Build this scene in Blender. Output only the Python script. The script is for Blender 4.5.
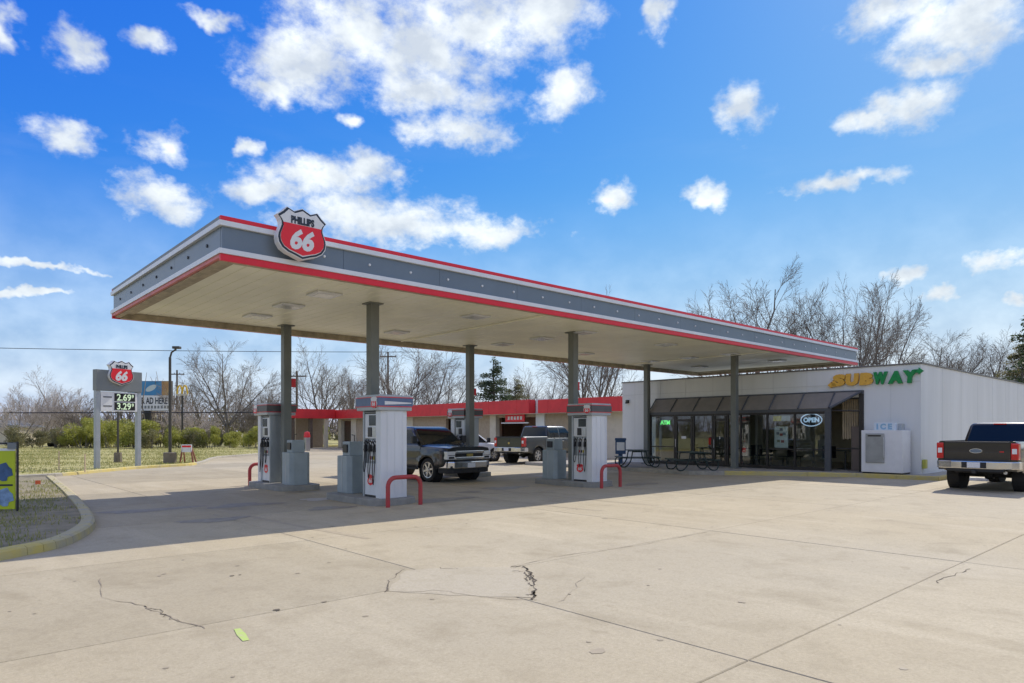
import bpy, bmesh, math, random
import numpy as np
from mathutils import Vector, Matrix
random.seed(7)
rng = np.random.default_rng(7)
for o in list(bpy.data.objects): bpy.data.objects.remove(o)
scene = bpy.context.scene
C = scene.collection
R = math.radians

# ------------------------------------------------------------------ camera, sky, sun, exposure
F, HY, CAMH = 670.0, 430.3, 1.7            # focal length in pixels, horizon row, eye height
TH = R(47.82)                               # the canopy's long side (world +X) lies this far right of the view axis
cam = bpy.data.cameras.new('camera'); camo = bpy.data.objects.new('camera', cam); C.objects.link(camo)
cam.sensor_width = 36; cam.lens = F/1024*36; cam.shift_y = (HY-341.5)/1024; cam.clip_end = 3000
camo.location = (0, 0, CAMH); camo.rotation_euler = (R(90), 0, -(math.pi/2-TH))
scene.camera = camo
SD = Vector((1.06, 0.20, 1.0)).normalized()  # towards the sun
SUN_EL = math.asin(SD.z); SUN_AZ = math.atan2(SD.x, SD.y)
sun = bpy.data.lights.new('sun', 'SUN'); sun.energy = 3.15; sun.angle = R(0.55); sun.color = (1.0, 0.93, 0.82)
suno = bpy.data.objects.new('sun', sun); C.objects.link(suno)
suno.rotation_euler = (-SD).to_track_quat('-Z', 'Y').to_euler(); suno.location = (20, 5, 40)
scene.view_settings.view_transform = 'Standard'; scene.view_settings.look = 'None'
scene.view_settings.exposure = 0.5; scene.view_settings.gamma = 1.0
scene.render.engine = 'CYCLES'
SKY = 0.12

cT, sT = math.sin(TH), math.cos(TH)
FWD = Vector((sT, cT, 0)); RGT = Vector((cT, -sT, 0))
def cw(xc, yc, z=0.0):                       # camera-plan metres -> world
    return Vector((xc*RGT.x+yc*FWD.x, xc*RGT.y+yc*FWD.y, z))
def G(px, py, z=0.0):                        # pixel -> point at height z (things standing on the ground)
    yc = (CAMH-z)*F/(py-HY); return cw((px-512)/F*yc, yc, z)
def D(px, yc, z=0.0):                        # pixel column at a known distance
    return cw((px-512)/F*yc, yc, z)
def ZH(py, yc): return CAMH-(py-HY)*yc/F     # height of pixel row at a distance

def build_world():
    w = bpy.data.worlds.new('World'); scene.world = w; w.use_nodes = True
    nt = w.node_tree; N = nt.nodes; L = nt.links; N.clear()
    def nd(t, **k):
        n = N.new(t)
        for a, b in k.items(): setattr(n, a, b)
        return n
    def link(a, b): L.new(a, b)
    def math_(op, a, b=None, c=None, clamp=False):
        n = nd('ShaderNodeMath', operation=op, use_clamp=clamp)
        for i, v in enumerate((a, b, c)):
            if v is None: continue
            if isinstance(v, (int, float)): n.inputs[i].default_value = v
            else: link(v, n.inputs[i])
        return n.outputs[0]
    def vmath(op, a, b=None, c=None):
        n = nd('ShaderNodeVectorMath', operation=op)
        for i, v in enumerate((a, b, c)):
            if v is None: continue
            if isinstance(v, (tuple, list, Vector)): n.inputs[i].default_value = tuple(v)
            else: link(v, n.inputs[i])
        return n
    tc = nd('ShaderNodeTexCoord'); dirv = tc.outputs['Generated']
    sky = nd('ShaderNodeTexSky', sky_type='NISHITA'); sky.sun_disc = False
    sky.sun_elevation = SUN_EL; sky.sun_rotation = SUN_AZ
    sky.air_density = 1.0; sky.dust_density = 0.25; sky.ozone_density = 3.0; sky.altitude = 100
    # one colour grade over the whole sky: deepens the blue, holds back the glare at the horizon
    sr = nd('ShaderNodeSeparateXYZ'); link(vmath('SCALE', sky.outputs[0]).outputs[0], sr.inputs[0]); sr.inputs[0].links[0].from_node.inputs['Scale'].default_value = 1/6
    KS = 1/(SKY*2**scene.view_settings.exposure)
    def film(ch, p, k, a):
        x = math_('POWER', ch, p); return math_('MULTIPLY', math_('DIVIDE', x, math_('ADD', x, k)), a*KS)
    grade = nd('ShaderNodeCombineXYZ')
    link(film(sr.outputs[0], 2.3, 1.0, .95), grade.inputs[0]); link(film(sr.outputs[1], 1.6, 1.0, 1.12), grade.inputs[1]); link(film(sr.outputs[2], 1.0, .2, 1.04), grade.inputs[2])
    # azimuth / elevation of the direction
    sep = nd('ShaderNodeSeparateXYZ'); link(dirv, sep.inputs[0])
    az = math_('ARCTAN2', sep.outputs[0], sep.outputs[1]); el = math_('ARCSINE', sep.outputs[2])
    comb = nd('ShaderNodeCombineXYZ'); link(az, comb.inputs[0]); link(el, comb.inputs[1])
    def noise(scale, detail, rough, off=(0, 0, 0), stretch=(1, 1, 1)):
        m = vmath('MULTIPLY_ADD', dirv, stretch, off)
        n = nd('ShaderNodeTexNoise'); n.inputs['Scale'].default_value = scale; n.inputs['Detail'].default_value = detail
        n.inputs['Roughness'].default_value = rough; link(m.outputs[0], n.inputs['Vector']); return n
    nw = noise(7, 3, .55)
    warp = vmath('MULTIPLY_ADD', vmath('SUBTRACT', nw.outputs['Color'], (.5, .5, .5)).outputs[0], (.085, .05, 0), comb.outputs[0])
    nw2 = noise(30, 3, .6, (7, 3, 1))
    warp = vmath('MULTIPLY_ADD', vmath('SUBTRACT', nw2.outputs['Color'], (.5, .5, .5)).outputs[0], (.05, .032, 0), warp.outputs[0])
    blobs = [(300,66,55,34),(350,28,75,42),(425,45,85,50),(485,25,60,45),(545,12,50,34),(562,92,34,22),(430,88,60,24),(458,130,52,16),
        (265,88,24,16),(70,42,28,22),(-5,28,18,28),(150,40,24,8),(70,138,36,17),(160,146,25,17),(243,142,14,9),(160,200,48,22),
        (180,215,30,16),(322,180,72,20),(262,192,42,16),(365,170,40,18),(410,224,120,24),(500,226,45,17),(350,218,50,20),
        (655,12,15,22),(740,106,28,25),(905,100,44,22),(872,116,26,12),(955,22,72,36),(900,8,50,22),(930,58,36,13),(845,180,60,9),
        (612,202,20,12),(703,200,25,12),(992,258,36,15),(50,272,80,4),(30,292,60,4),(942,297,20,11),(905,276,22,9),
        (1016,300,16,9),(350,122,14,7),(215,24,30,8)]
    cur = None
    for (x, y, rx, ry) in blobs:
        dv = cw((x-512)/F, 1.0, (HY-y)/F).normalized()
        a0 = math.atan2(dv.x, dv.y); e0 = math.asin(dv.z)
        k = math.cos(math.atan((x-512)/F))
        ra = rx/F*k*k*.93; re = ry/F*k*math.cos(e0)*.93
        m = vmath('MULTIPLY_ADD', warp.outputs[0], (1/ra, 1/re, 0), (-a0/ra, -e0/re, 0))
        l = vmath('LENGTH', m.outputs[0]).outputs['Value']
        if cur is None: cur = l
        else:
            n = nd('ShaderNodeMath', operation='SMOOTH_MIN'); n.inputs[2].default_value = .25
            link(cur, n.inputs[0]); link(l, n.inputs[1]); cur = n.outputs[0]
    nf = noise(24, 7, .64, (3, 1, 2), (1, 1, 1.5))
    edge = math_('MULTIPLY_ADD', math_('SUBTRACT', nf.outputs['Fac'], .5), 2.3, cur)
    mr = nd('ShaderNodeMapRange', interpolation_type='SMOOTHSTEP'); link(edge, mr.inputs['Value'])
    mr.inputs['From Min'].default_value = 1.42; mr.inputs['From Max'].default_value = .25
    placed = mr.outputs[0]
    # unseen clouds round the rest of the sky, thickened to whiten the fill light
    vc = vmath('DOT_PRODUCT', dirv, (FWD*.97+Vector((0, 0, .24))).normalized()).outputs['Value']
    away = nd('ShaderNodeMapRange', interpolation_type='SMOOTHSTEP'); link(vc, away.inputs['Value'])
    away.inputs['From Min'].default_value = .74; away.inputs['From Max'].default_value = .62
    ng = noise(4.2, 6, .6, (5, 2, 9), (1, 1, 2.2))
    gm = nd('ShaderNodeMapRange', interpolation_type='SMOOTHSTEP'); link(ng.outputs['Fac'], gm.inputs['Value'])
    gm.inputs['From Min'].default_value = .43; gm.inputs['From Max'].default_value = .56
    gen = math_('MULTIPLY', gm.outputs[0], away.outputs[0])
    # thin high veil
    nv = noise(2.6, 6, .6, (1, 7, 3), (1, 1, 5))
    vm = nd('ShaderNodeMapRange'); link(nv.outputs['Fac'], vm.inputs['Value']); vm.inputs['From Min'].default_value = .5; vm.inputs['From Max'].default_value = .8
    vm.inputs['To Max'].default_value = .28
    low = nd('ShaderNodeMapRange'); link(el, low.inputs['Value']); low.inputs['From Min'].default_value = .45; low.inputs['From Max'].default_value = .08
    veil = math_('MULTIPLY', vm.outputs[0], low.outputs[0])
    hz = nd('ShaderNodeMapRange', interpolation_type='SMOOTHSTEP'); link(el, hz.inputs['Value']); hz.inputs['From Min'].default_value = .36; hz.inputs['From Max'].default_value = -.02; hz.inputs['To Max'].default_value = .62
    dens = math_('MAXIMUM', math_('MAXIMUM', placed, gen), math_('MAXIMUM', veil, hz.outputs[0]))
    up = nd('ShaderNodeMapRange'); link(el, up.inputs['Value']); up.inputs['From Min'].default_value = 0; up.inputs['From Max'].default_value = .05
    dens = math_('MULTIPLY', dens, up.outputs[0])
    ns = noise(15, 5, .55, (3.02, 1.0, 2.06), (1, 1, 1.4))
    sh = nd('ShaderNodeMapRange'); link(ns.outputs['Fac'], sh.inputs['Value']); sh.inputs['From Min'].default_value = .38; sh.inputs['From Max'].default_value = .68
    cc = nd('ShaderNodeMix', data_type='RGBA'); link(sh.outputs[0], cc.inputs[0])
    cb = .86*KS
    cc.inputs[6].default_value = (cb*.80, cb*.88, cb*.97, 1); cc.inputs[7].default_value = (cb*1.34, cb*1.40, cb*1.38, 1)
    mx = nd('ShaderNodeMix', data_type='RGBA'); link(math_('MULTIPLY', dens, .93), mx.inputs[0]); link(grade.outputs[0], mx.inputs[6]); link(cc.outputs[2], mx.inputs[7])
    bg = nd('ShaderNodeBackground'); bg.inputs['Strength'].default_value = SKY; link(mx.outputs[2], bg.inputs['Color'])
    out = nd('ShaderNodeOutputWorld'); link(bg.outputs[0], out.inputs[0])
build_world()

# ------------------------------------------------------------------ materials
MATS = {}
def mat(name, col, rough=.6, metal=0.0, var=0.0, scale=6.0, bump=0.0, bscale=None, coat=0.0, spec=.5, col2=None, emis=None, detail=5, rvar=0.0, streak=False):
    """Principled material; colour varies between col and col2 (or darker/lighter col) by object-space noise."""
    if name in MATS: return MATS[name]
    m = bpy.data.materials.new(name); m.use_nodes = True; nt = m.node_tree; N = nt.nodes; L = nt.links
    b = N['Principled BSDF']
    b.inputs['Base Color'].default_value = (*col, 1); b.inputs['Roughness'].default_value = rough; b.inputs['Metallic'].default_value = metal
    b.inputs['Coat Weight'].default_value = coat; b.inputs['Coat Roughness'].default_value = .05; b.inputs['Specular IOR Level'].default_value = spec
    if var or col2 or bump or rvar:
        g = N.new('ShaderNodeNewGeometry')
        mp = N.new('ShaderNodeMapping'); L.new(g.outputs['Position'], mp.inputs['Vector'])
        if streak: mp.inputs['Scale'].default_value = (1, 1, .12)
    if var or col2:
        n = N.new('ShaderNodeTexNoise'); n.inputs['Scale'].default_value = scale; n.inputs['Detail'].default_value = detail; n.inputs['Roughness'].default_value = .6
        L.new(mp.outputs[0], n.inputs['Vector'])
        mr = N.new('ShaderNodeMapRange'); mr.inputs['From Min'].default_value = .3; mr.inputs['From Max'].default_value = .7
        L.new(n.outputs['Fac'], mr.inputs['Value'])
        mx = N.new('ShaderNodeMix'); mx.data_type = 'RGBA'; L.new(mr.outputs[0], mx.inputs[0])
        c2 = col2 or tuple(c*(1+var) for c in col); c1 = col if col2 else tuple(c*(1-var) for c in col)
        mx.inputs[6].default_value = (*c1, 1); mx.inputs[7].default_value = (*c2, 1)
        L.new(mx.outputs[2], b.inputs['Base Color'])
    if rvar:
        n3 = N.new('ShaderNodeTexNoise'); n3.inputs['Scale'].default_value = scale*.6; n3.inputs['Detail'].default_value = 4
        L.new(mp.outputs[0], n3.inputs['Vector'])
        mr3 = N.new('ShaderNodeMapRange'); mr3.inputs['From Min'].default_value = .3; mr3.inputs['From Max'].default_value = .7
        mr3.inputs['To Min'].default_value = max(0, rough-rvar); mr3.inputs['To Max'].default_value = rough+rvar
        L.new(n3.outputs['Fac'], mr3.inputs['Value']); L.new(mr3.outputs[0], b.inputs['Roughness'])
    if bump:
        n2 = N.new('ShaderNodeTexNoise'); n2.inputs['Scale'].default_value = bscale or scale*4; n2.inputs['Detail'].default_value = 4
        L.new(mp.outputs[0], n2.inputs['Vector'])
        bp = N.new('ShaderNodeBump'); bp.inputs['Strength'].default_value = bump; bp.inputs['Distance'].default_value = .02
        L.new(n2.outputs['Fac'], bp.inputs['Height']); L.new(bp.outputs[0], b.inputs['Normal'])
    if emis:
        b.inputs['Emission Color'].default_value = (*emis[:3], 1); b.inputs['Emission Strength'].default_value = emis[3]
    MATS[name] = m; return m

def concrete_mat(name, ca, cb, dark, light, tint=.12):
    m = bpy.data.materials.new(name); m.use_nodes = True; nt = m.node_tree; N = nt.nodes; L = nt.links
    b = N['Principled BSDF']; b.inputs['Roughness'].default_value = .85; b.inputs['Specular IOR Level'].default_value = .3
    g = N.new('ShaderNodeNewGeometry')
    def noise(s, d, r=.6, st=(1, 1, 1), w=0):
        mp = N.new('ShaderNodeMapping'); L.new(g.outputs['Position'], mp.inputs['Vector']); mp.inputs['Scale'].default_value = st
        mp.inputs['Location'].default_value = (w, w*.7, 0)
        n = N.new('ShaderNodeTexNoise'); n.inputs['Scale'].default_value = s; n.inputs['Detail'].default_value = d; n.inputs['Roughness'].default_value = r
        n.inputs['Distortion'].default_value = .3
        L.new(mp.outputs[0], n.inputs['Vector']); return n.outputs['Fac']
    def rng_(v, a, b_, lo=0, hi=1):
        q = N.new('ShaderNodeMapRange'); q.inputs['From Min'].default_value = a; q.inputs['From Max'].default_value = b_
        q.inputs['To Min'].default_value = lo; q.inputs['To Max'].default_value = hi; L.new(v, q.inputs['Value']); return q.outputs[0]
    def mix(f, a, b_, t='MIX'):
        q = N.new('ShaderNodeMix'); q.data_type = 'RGBA'; q.blend_type = t
        if isinstance(f, float): q.inputs[0].default_value = f
        else: L.new(f, q.inputs[0])
        for i, v in ((6, a), (7, b_)):
            if isinstance(v, tuple): q.inputs[i].default_value = (*v, 1)
            else: L.new(v, q.inputs[i])
        return q.outputs[2]
    c = mix(rng_(noise(.35, 6), .32, .68), ca, cb)
    c = mix(rng_(noise(.11, 3, .5, (1, 1, 1), 13), .4, .62, 0, .75), c, tuple(.5*(a+b)*k for a, b, k in zip(ca, cb, (.97, 1.02, 1.14))))
    c = mix(rng_(noise(1.1, 8, .7, (1, 1, 1), 4), .50, .74, 0, .75), c, dark)          # old stains
    c = mix(rng_(noise(.6, 5, .6, (2.4, .5, 1), 9), .52, .70, 0, .5), c, light)       # bleached drag marks
    c = mix(rng_(noise(2.2, 4, .5, (1, 1, 1), 21), .68, .74, 0, .45), c, dark)         # drips
    c = mix(rng_(noise(34, 3, .7), .35, .7, 0, .5), c, dark); c = mix(rng_(noise(9, 6, .75, (1, 1, 1), 31), .5, .72, 0, .45), c, dark)                          # aggregate
    c = mix(rng_(noise(120, 2, .6), .58, .68, 0, .35), c, light)
    oi = N.new('ShaderNodeObjectInfo')
    tn = N.new('ShaderNodeMapRange'); L.new(oi.outputs['Random'], tn.inputs['Value']); tn.inputs['To Min'].default_value = 1-tint; tn.inputs['To Max'].default_value = 1+tint*.6
    vm = N.new('ShaderNodeVectorMath'); vm.operation = 'SCALE'; L.new(c, vm.inputs[0]); L.new(tn.outputs[0], vm.inputs['Scale'])
    L.new(vm.outputs[0], b.inputs['Base Color'])
    bp = N.new('ShaderNodeBump'); bp.inputs['Strength'].default_value = .35; bp.inputs['Distance'].default_value = .01
    L.new(noise(60, 5, .7), bp.inputs['Height']); L.new(bp.outputs[0], b.inputs['Normal'])
    MATS[name] = m; return m

M_conc = concrete_mat('lot_concrete', (.43, .36, .238), (.505, .43, .29), (.30, .25, .165), (.57, .50, .36), .13)
M_joint = mat('joint_sealant', (.11, .095, .075), .9, var=.3, scale=10)
M_walk = concrete_mat('walk_concrete', (.36, .33, .28), (.42, .385, .33), (.25, .225, .19), (.48, .45, .4), .05)
M_kerb = mat('kerb_concrete', (.30, .275, .225), .85, col2=(.42, .385, .31), scale=5, bump=.3, bscale=40)
M_kerby = mat('kerb_yellow', (.58, .45, .10), .75, col2=(.47, .41, .22), scale=4, bump=.3, bscale=40, detail=9)
M_kerbw = mat('kerb_worn_paint', (.36, .33, .27), .8, col2=(.50, .42, .17), scale=3, bump=.3, bscale=40, detail=9)
M_grass = mat('dry_grass', (.26, .26, .07), .95, col2=(.47, .40, .18), scale=1.2, bump=.9, bscale=30, detail=9)
M_soil = mat('bare_soil_grass', (.17, .15, .085), .95, col2=(.34, .285, .195), scale=2.4, bump=.9, bscale=40, detail=9)
M_field = mat('field_grass', (.20, .185, .075), .95, col2=(.34, .29, .15), scale=.15, bump=.6, bscale=6, detail=9)
M_white = mat('white_paint', (.76, .76, .74), .5, var=.05, scale=3)
M_wall = mat('store_wall_paint', (.68, .685, .645), .8, col2=(.765, .77, .735), scale=1.3, bump=.12, bscale=30, streak=True, detail=7)
M_bronze = mat('bronze_frame', (.045, .04, .035), .45, .4, var=.15, scale=9)
M_slate = mat('awning_frame_slate', (.085, .09, .095), .55, .1, var=.1, scale=9)
M_awn = mat('awning_panel', (.24, .215, .185), .85, var=.12, scale=2)
M_red = mat('fascia_red', (.72, .012, .03), .4, var=.05, scale=3)
M_redd = mat('weathered_red', (.66, .03, .035), .5, var=.12, scale=1.5)
M_fgrey = mat('fascia_grey', (.155, .19, .225), .35, .25, var=.06, scale=1.2)
M_fwhite = mat('fascia_white', (.70, .71, .72), .35, .1, var=.05, scale=3)
M_soff = mat('soffit_cream', (.90, .87, .68), .42, var=.07, scale=.8, rvar=.1)
M_col = mat('column_grey_green', (.18, .19, .17), .5, .1, var=.1, scale=2)
M_dark = mat('dark_void', (.012, .012, .013), .8)
M_black = mat('black_plastic', (.02, .02, .022), .4, var=.15, scale=12)
M_rubber = mat('rubber', (.025, .024, .023), .85, var=.25, scale=14)
M_chrome = mat('chrome', (.62, .62, .62), .16, 1.0, rvar=.06, scale=6)
M_alu = mat('aluminium', (.5, .51, .52), .35, .9, var=.08, scale=8)
M_pwhite = mat('pump_white', (.72, .73, .73), .35, var=.07, scale=3, streak=True)
M_pgrey = mat('pump_silver', (.40, .43, .44), .4, .3, var=.08, scale=4)
M_bin = mat('bin_blue_grey', (.32, .37, .38), .5, var=.1, scale=3)
M_hdr = mat('header_slate', (.10, .10, .10), .45, .1, var=.12, scale=6)
M_hblue = mat('header_blue', (.11, .16, .27), .4, .1, var=.12, scale=5)
M_screen = mat('pump_screen', (.04, .055, .06), .15, spec=.6)
M_guard = mat('guard_red', (.50, .035, .045), .55, col2=(.36, .06, .05), scale=9, detail=8, bump=.2, bscale=30)
M_tail = mat('tail_lens', (.55, .01, .012), .12, coat=.6)
M_lensw = mat('clear_lens', (.75, .76, .76), .08, coat=.8)
M_carglass = mat('car_glass', (.012, .016, .018), .04, spec=.38)
M_navy = mat('sign_navy', (.012, .02, .035), .4)
M_signw = mat('sign_white', (.74, .74, .73), .35, var=.04, scale=8)
M_signr = mat('sign_red', (.78, .012, .025), .35, var=.04, scale=8)
M_wood = mat('pole_wood', (.12, .09, .065), .9, var=.3, scale=5)
M_lamp = mat('lamp_metal', (.07, .065, .055), .5, .4, var=.1, scale=4)
M_sigr = mat('sign_grey', (.20, .215, .215), .5, .1, var=.06, scale=2)
M_sgalv = mat('galvanised_post', (.38, .41, .43), .5, .4, var=.08, scale=3)
M_tan = mat('brick_tan', (.38, .295, .20), .85, col2=(.46, .37, .26), scale=5, bump=.4, bscale=25)
M_cream = mat('cream_paint', (.62, .55, .42), .8, var=.08, scale=2)
M_bark = mat('bark', (.13, .115, .095), .95, col2=(.22, .195, .165), scale=3)
M_twig = mat('twigs', (.16, .135, .11), .95, col2=(.25, .215, .18), scale=1)
M_twigp = mat('pale_budding_twigs', (.36, .31, .285), .95, col2=(.5, .45, .42), scale=1)
def leaf_mat(name, a, b):
    m = mat(name, a, .6, col2=b, scale=1.3, detail=6)
    bs = m.node_tree.nodes['Principled BSDF']; bs.inputs['Subsurface Weight'].default_value = 0
    nt = m.node_tree; tr = nt.nodes.new('ShaderNodeBsdfTranslucent'); ad = nt.nodes.new('ShaderNodeMixShader'); ad.inputs[0].default_value = .35
    src = bs.inputs['Base Color'].links[0].from_socket; nt.links.new(src, tr.inputs[0])
    out = nt.nodes['Material Output']; nt.links.new(bs.outputs[0], ad.inputs[1]); nt.links.new(tr.outputs[0], ad.inputs[2]); nt.links.new(ad.outputs[0], out.inputs[0])
    return m
M_leafg = leaf_mat('shrub_leaf', (.25, .27, .04), (.43, .42, .09))
M_leafd = leaf_mat('evergreen_leaf', (.035, .06, .025), (.085, .115, .05))
M_leafo = leaf_mat('olive_leaf', (.15, .15, .06), (.25, .225, .11))
M_blade = leaf_mat('grass_blade', (.20, .24, .055), (.46, .40, .17))
def glass_mat():
    m = bpy.data.materials.new('shop_glass'); m.use_nodes = True; nt = m.node_tree; N = nt.nodes; L = nt.links; N.clear()
    out = N.new('ShaderNodeOutputMaterial'); mx = N.new('ShaderNodeMixShader'); tr = N.new('ShaderNodeBsdfTransparent'); gl = N.new('ShaderNodeBsdfGlossy')
    tr.inputs[0].default_value = (.80, .85, .83, 1); gl.inputs['Roughness'].default_value = .012; gl.inputs[0].default_value = (.9, .93, .93, 1)
    fr = N.new('ShaderNodeFresnel'); fr.inputs[0].default_value = 2.1
    ge = N.new('ShaderNodeNewGeometry'); sb = N.new('ShaderNodeMath'); sb.operation = 'SUBTRACT'; sb.inputs[0].default_value = 1; L.new(ge.outputs['Backfacing'], sb.inputs[1])
    ml = N.new('ShaderNodeMath'); ml.operation = 'MULTIPLY'; L.new(fr.outputs[0], ml.inputs[0]); L.new(sb.outputs[0], ml.inputs[1])
    L.new(ml.outputs[0], mx.inputs[0]); L.new(tr.outputs[0], mx.inputs[1]); L.new(gl.outputs[0], mx.inputs[2]); L.new(mx.outputs[0], out.inputs[0])
    MATS['shop_glass'] = m; return m
M_glass = glass_mat()
def car_paint(name, col, flake=.4):
    return mat(name, col, .28, flake, coat=1.0, var=.06, scale=2)
M_p_black = car_paint('paint_black_blue', (.009, .011, .013), .2)
M_p_brown = car_paint('paint_dark_brown', (.020, .017, .015), .4)
M_p_green = car_paint('paint_slate', (.009, .016, .018), .2)
M_p_white = car_paint('paint_white', (.70, .71, .72), .0)

# ------------------------------------------------------------------ mesh helpers
class MB:
    def __init__(s): s.v = []; s.f = []
    def add(s, vs, fs):
        k = len(s.v); s.v += [tuple(p) for p in vs]; s.f += [tuple(i+k for i in q) for q in fs]; return s
    def box(s, c, d, rz=0.0, M=None):
        x, y, z = d[0]/2, d[1]/2, d[2]/2
        vs = [Vector((a*x, b*y, e*z)) for e in (-1, 1) for b in (-1, 1) for a in (-1, 1)]
        rot = Matrix.Rotation(rz, 3, 'Z') if M is None else M
        vs = [rot @ q + Vector(c) for q in vs]
        return s.add(vs, [(0, 2, 3, 1), (4, 5, 7, 6), (0, 1, 5, 4), (2, 6, 7, 3), (0, 4, 6, 2), (1, 3, 7, 5)])
    def bb(s, x0, x1, y0, y1, z0, z1): return s.box(((x0+x1)/2, (y0+y1)/2, (z0+z1)/2), (abs(x1-x0), abs(y1-y0), abs(z1-z0)))
    def tube(s, pts, r, n=8, cap=True):
        pts = [Vector(p) for p in pts]; m = len(pts); rs = r if isinstance(r, (list, tuple)) else [r]*m
        a = None; vs = []
        for i in range(m):
            t = (pts[min(i+1, m-1)]-pts[max(i-1, 0)]).normalized()
            if a is None: a = t.cross(Vector((0, 0, 1)) if abs(t.z) < .9 else Vector((1, 0, 0)))
            a = a-t*a.dot(t); a.normalize(); b = t.cross(a)
            for k in range(n):
                q = 2*math.pi*k/n; vs.append(pts[i]+(a*math.cos(q)+b*math.sin(q))*rs[i])
        fs = [(i*n+k, i*n+(k+1) % n, (i+1)*n+(k+1) % n, (i+1)*n+k) for i in range(m-1) for k in range(n)]
        if cap: fs += [tuple(range(n))[::-1], tuple((m-1)*n+k for k in range(n))]
        return s.add(vs, fs)
    def prism(s, poly, a, b, plane='xy'):
        """poly in two axes extruded along the third from a to b"""
        def P(p, t): return {'xy': (p[0], p[1], t), 'xz': (p[0], t, p[1]), 'yz': (t, p[0], p[1])}[plane]
        n = len(poly); vs = [P(p, a) for p in poly]+[P(p, b) for p in poly]
        if n > 12:
            from mathutils.geometry import tessellate_polygon
            tr = tessellate_polygon([[Vector((p[0], p[1], 0)) for p in poly]])
            return s.add(vs, [tuple(q) for q in tr]+[tuple(i+n for i in q)[::-1] for q in tr]+[(i, (i+1) % n, (i+1) % n+n, i+n) for i in range(n)])
        return s.add(vs, [tuple(range(n))[::-1], tuple(range(n, 2*n))]+[(i, (i+1) % n, (i+1) % n+n, i+n) for i in range(n)])
    def lathe(s, prof, c=(0, 0, 0), n=24, axis='y'):
        """prof = [(radius, offset along axis)]"""
        vs = []
        for r, t in prof:
            for k in range(n):
                q = 2*math.pi*k/n; a, b = r*math.cos(q), r*math.sin(q)
                vs.append({'y': (c[0]+a, c[1]+t, c[2]+b), 'z': (c[0]+a, c[1]+b, c[2]+t), 'x': (c[0]+t, c[1]+a, c[2]+b)}[axis])
        m = len(prof)
        return s.add(vs, [(i*n+k, i*n+(k+1) % n, (i+1)*n+(k+1) % n, (i+1)*n+k) for i in range(m-1) for k in range(n)])
    def mesh(s, name):
        me = bpy.data.meshes.new(name); me.from_pydata(s.v, [], s.f); me.update(); return me
    def build(s, name, m, parent=None, smooth=False, bevel=0.0, seg=2, angle=35):
        me = s.mesh(name); bm = bmesh.new(); bm.from_mesh(me)
        bmesh.ops.recalc_face_normals(bm, faces=bm.faces)
        if bevel:
            es = [e for e in bm.edges if len(e.link_faces) == 2 and e.calc_face_angle(0) > R(angle)]
            bmesh.ops.bevel(bm, geom=es, offset=bevel, segments=seg, affect='EDGES', profile=.7, clamp_overlap=True)
        if smooth:
            for f in bm.faces: f.smooth = True
            for e in bm.edges:
                if len(e.link_faces) == 2 and e.calc_face_angle(0) > R(angle): e.smooth = False
        bm.to_mesh(me); bm.free()
        return put(name, me, m, parent)
def put(name, me, m, parent=None, loc=None):
    o = bpy.data.objects.new(name, me)
    if m is not None:
        if not me.materials: me.materials.append(m)
    C.objects.link(o)
    if parent is not None: o.parent = parent
    if loc is not None: o.location = loc
    return o
def thing(name, label, cat, loc=(0, 0, 0), rz=0.0, group=None):
    o = bpy.data.objects.new(name, None); C.objects.link(o); o.location = loc; o.rotation_euler = (0, 0, rz); o.empty_display_size = .3
    o['label'] = label; o['category'] = cat
    if group: o['group'] = group
    return o
def tag(o, label, cat, group=None):
    o['label'] = label; o['category'] = cat
    if group: o['group'] = group
    return o
def struct(o, kind='structure', label=None):
    o['kind'] = kind
    if label: o['label'] = label
    return o
def copy_tree(o, parent=None):
    c = o.copy(); C.objects.link(c)
    if parent is not None: c.parent = parent
    for ch in list(o.children): copy_tree(ch, c)
    return c
def text_mesh(txt, size=1.0, shear=0.0, bold=0.0, ext=.01, sx=1.0, space=1.0):
    cu = bpy.data.curves.new('txt', 'FONT'); cu.body = txt; cu.size = size; cu.shear = shear; cu.offset = bold; cu.extrude = ext
    cu.align_x = 'CENTER'; cu.align_y = 'CENTER'; cu.space_character = space; cu.resolution_u = 3
    o = bpy.data.objects.new('txt', cu); C.objects.link(o)
    bpy.context.view_layer.update(); dg = bpy.context.evaluated_depsgraph_get()
    me = bpy.data.meshes.new_from_object(o.evaluated_get(dg)); bpy.data.objects.remove(o)
    co = np.empty(len(me.vertices)*3, np.float32); me.vertices.foreach_get('co', co); co = co.reshape(-1, 3)
    c = (co.min(0)+co.max(0))/2; co[:, :2] -= c[:2]; co[:, 0] *= sx
    me.vertices.foreach_set('co', co.ravel()); me.update(); me.materials.clear(); return me
def text_obj(name, txt, m, parent, loc, face, size, **k):
    """upright lettering; face = direction it faces: '-y', '-x' or an angle about z"""
    me = text_mesh(txt, size, **k)
    o = put(name, me, m, parent, loc); o.rotation_euler = (R(90), 0, {'-y': 0.0, '-x': -R(90)}.get(face, face if isinstance(face, float) else 0)); return o
def arc_path(p0, p1, sag, n=8):
    p0, p1 = Vector(p0), Vector(p1)
    return [p0.lerp(p1, t/n)-Vector((0, 0, sag*4*(t/n)*(1-t/n))) for t in range(n+1)]
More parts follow.
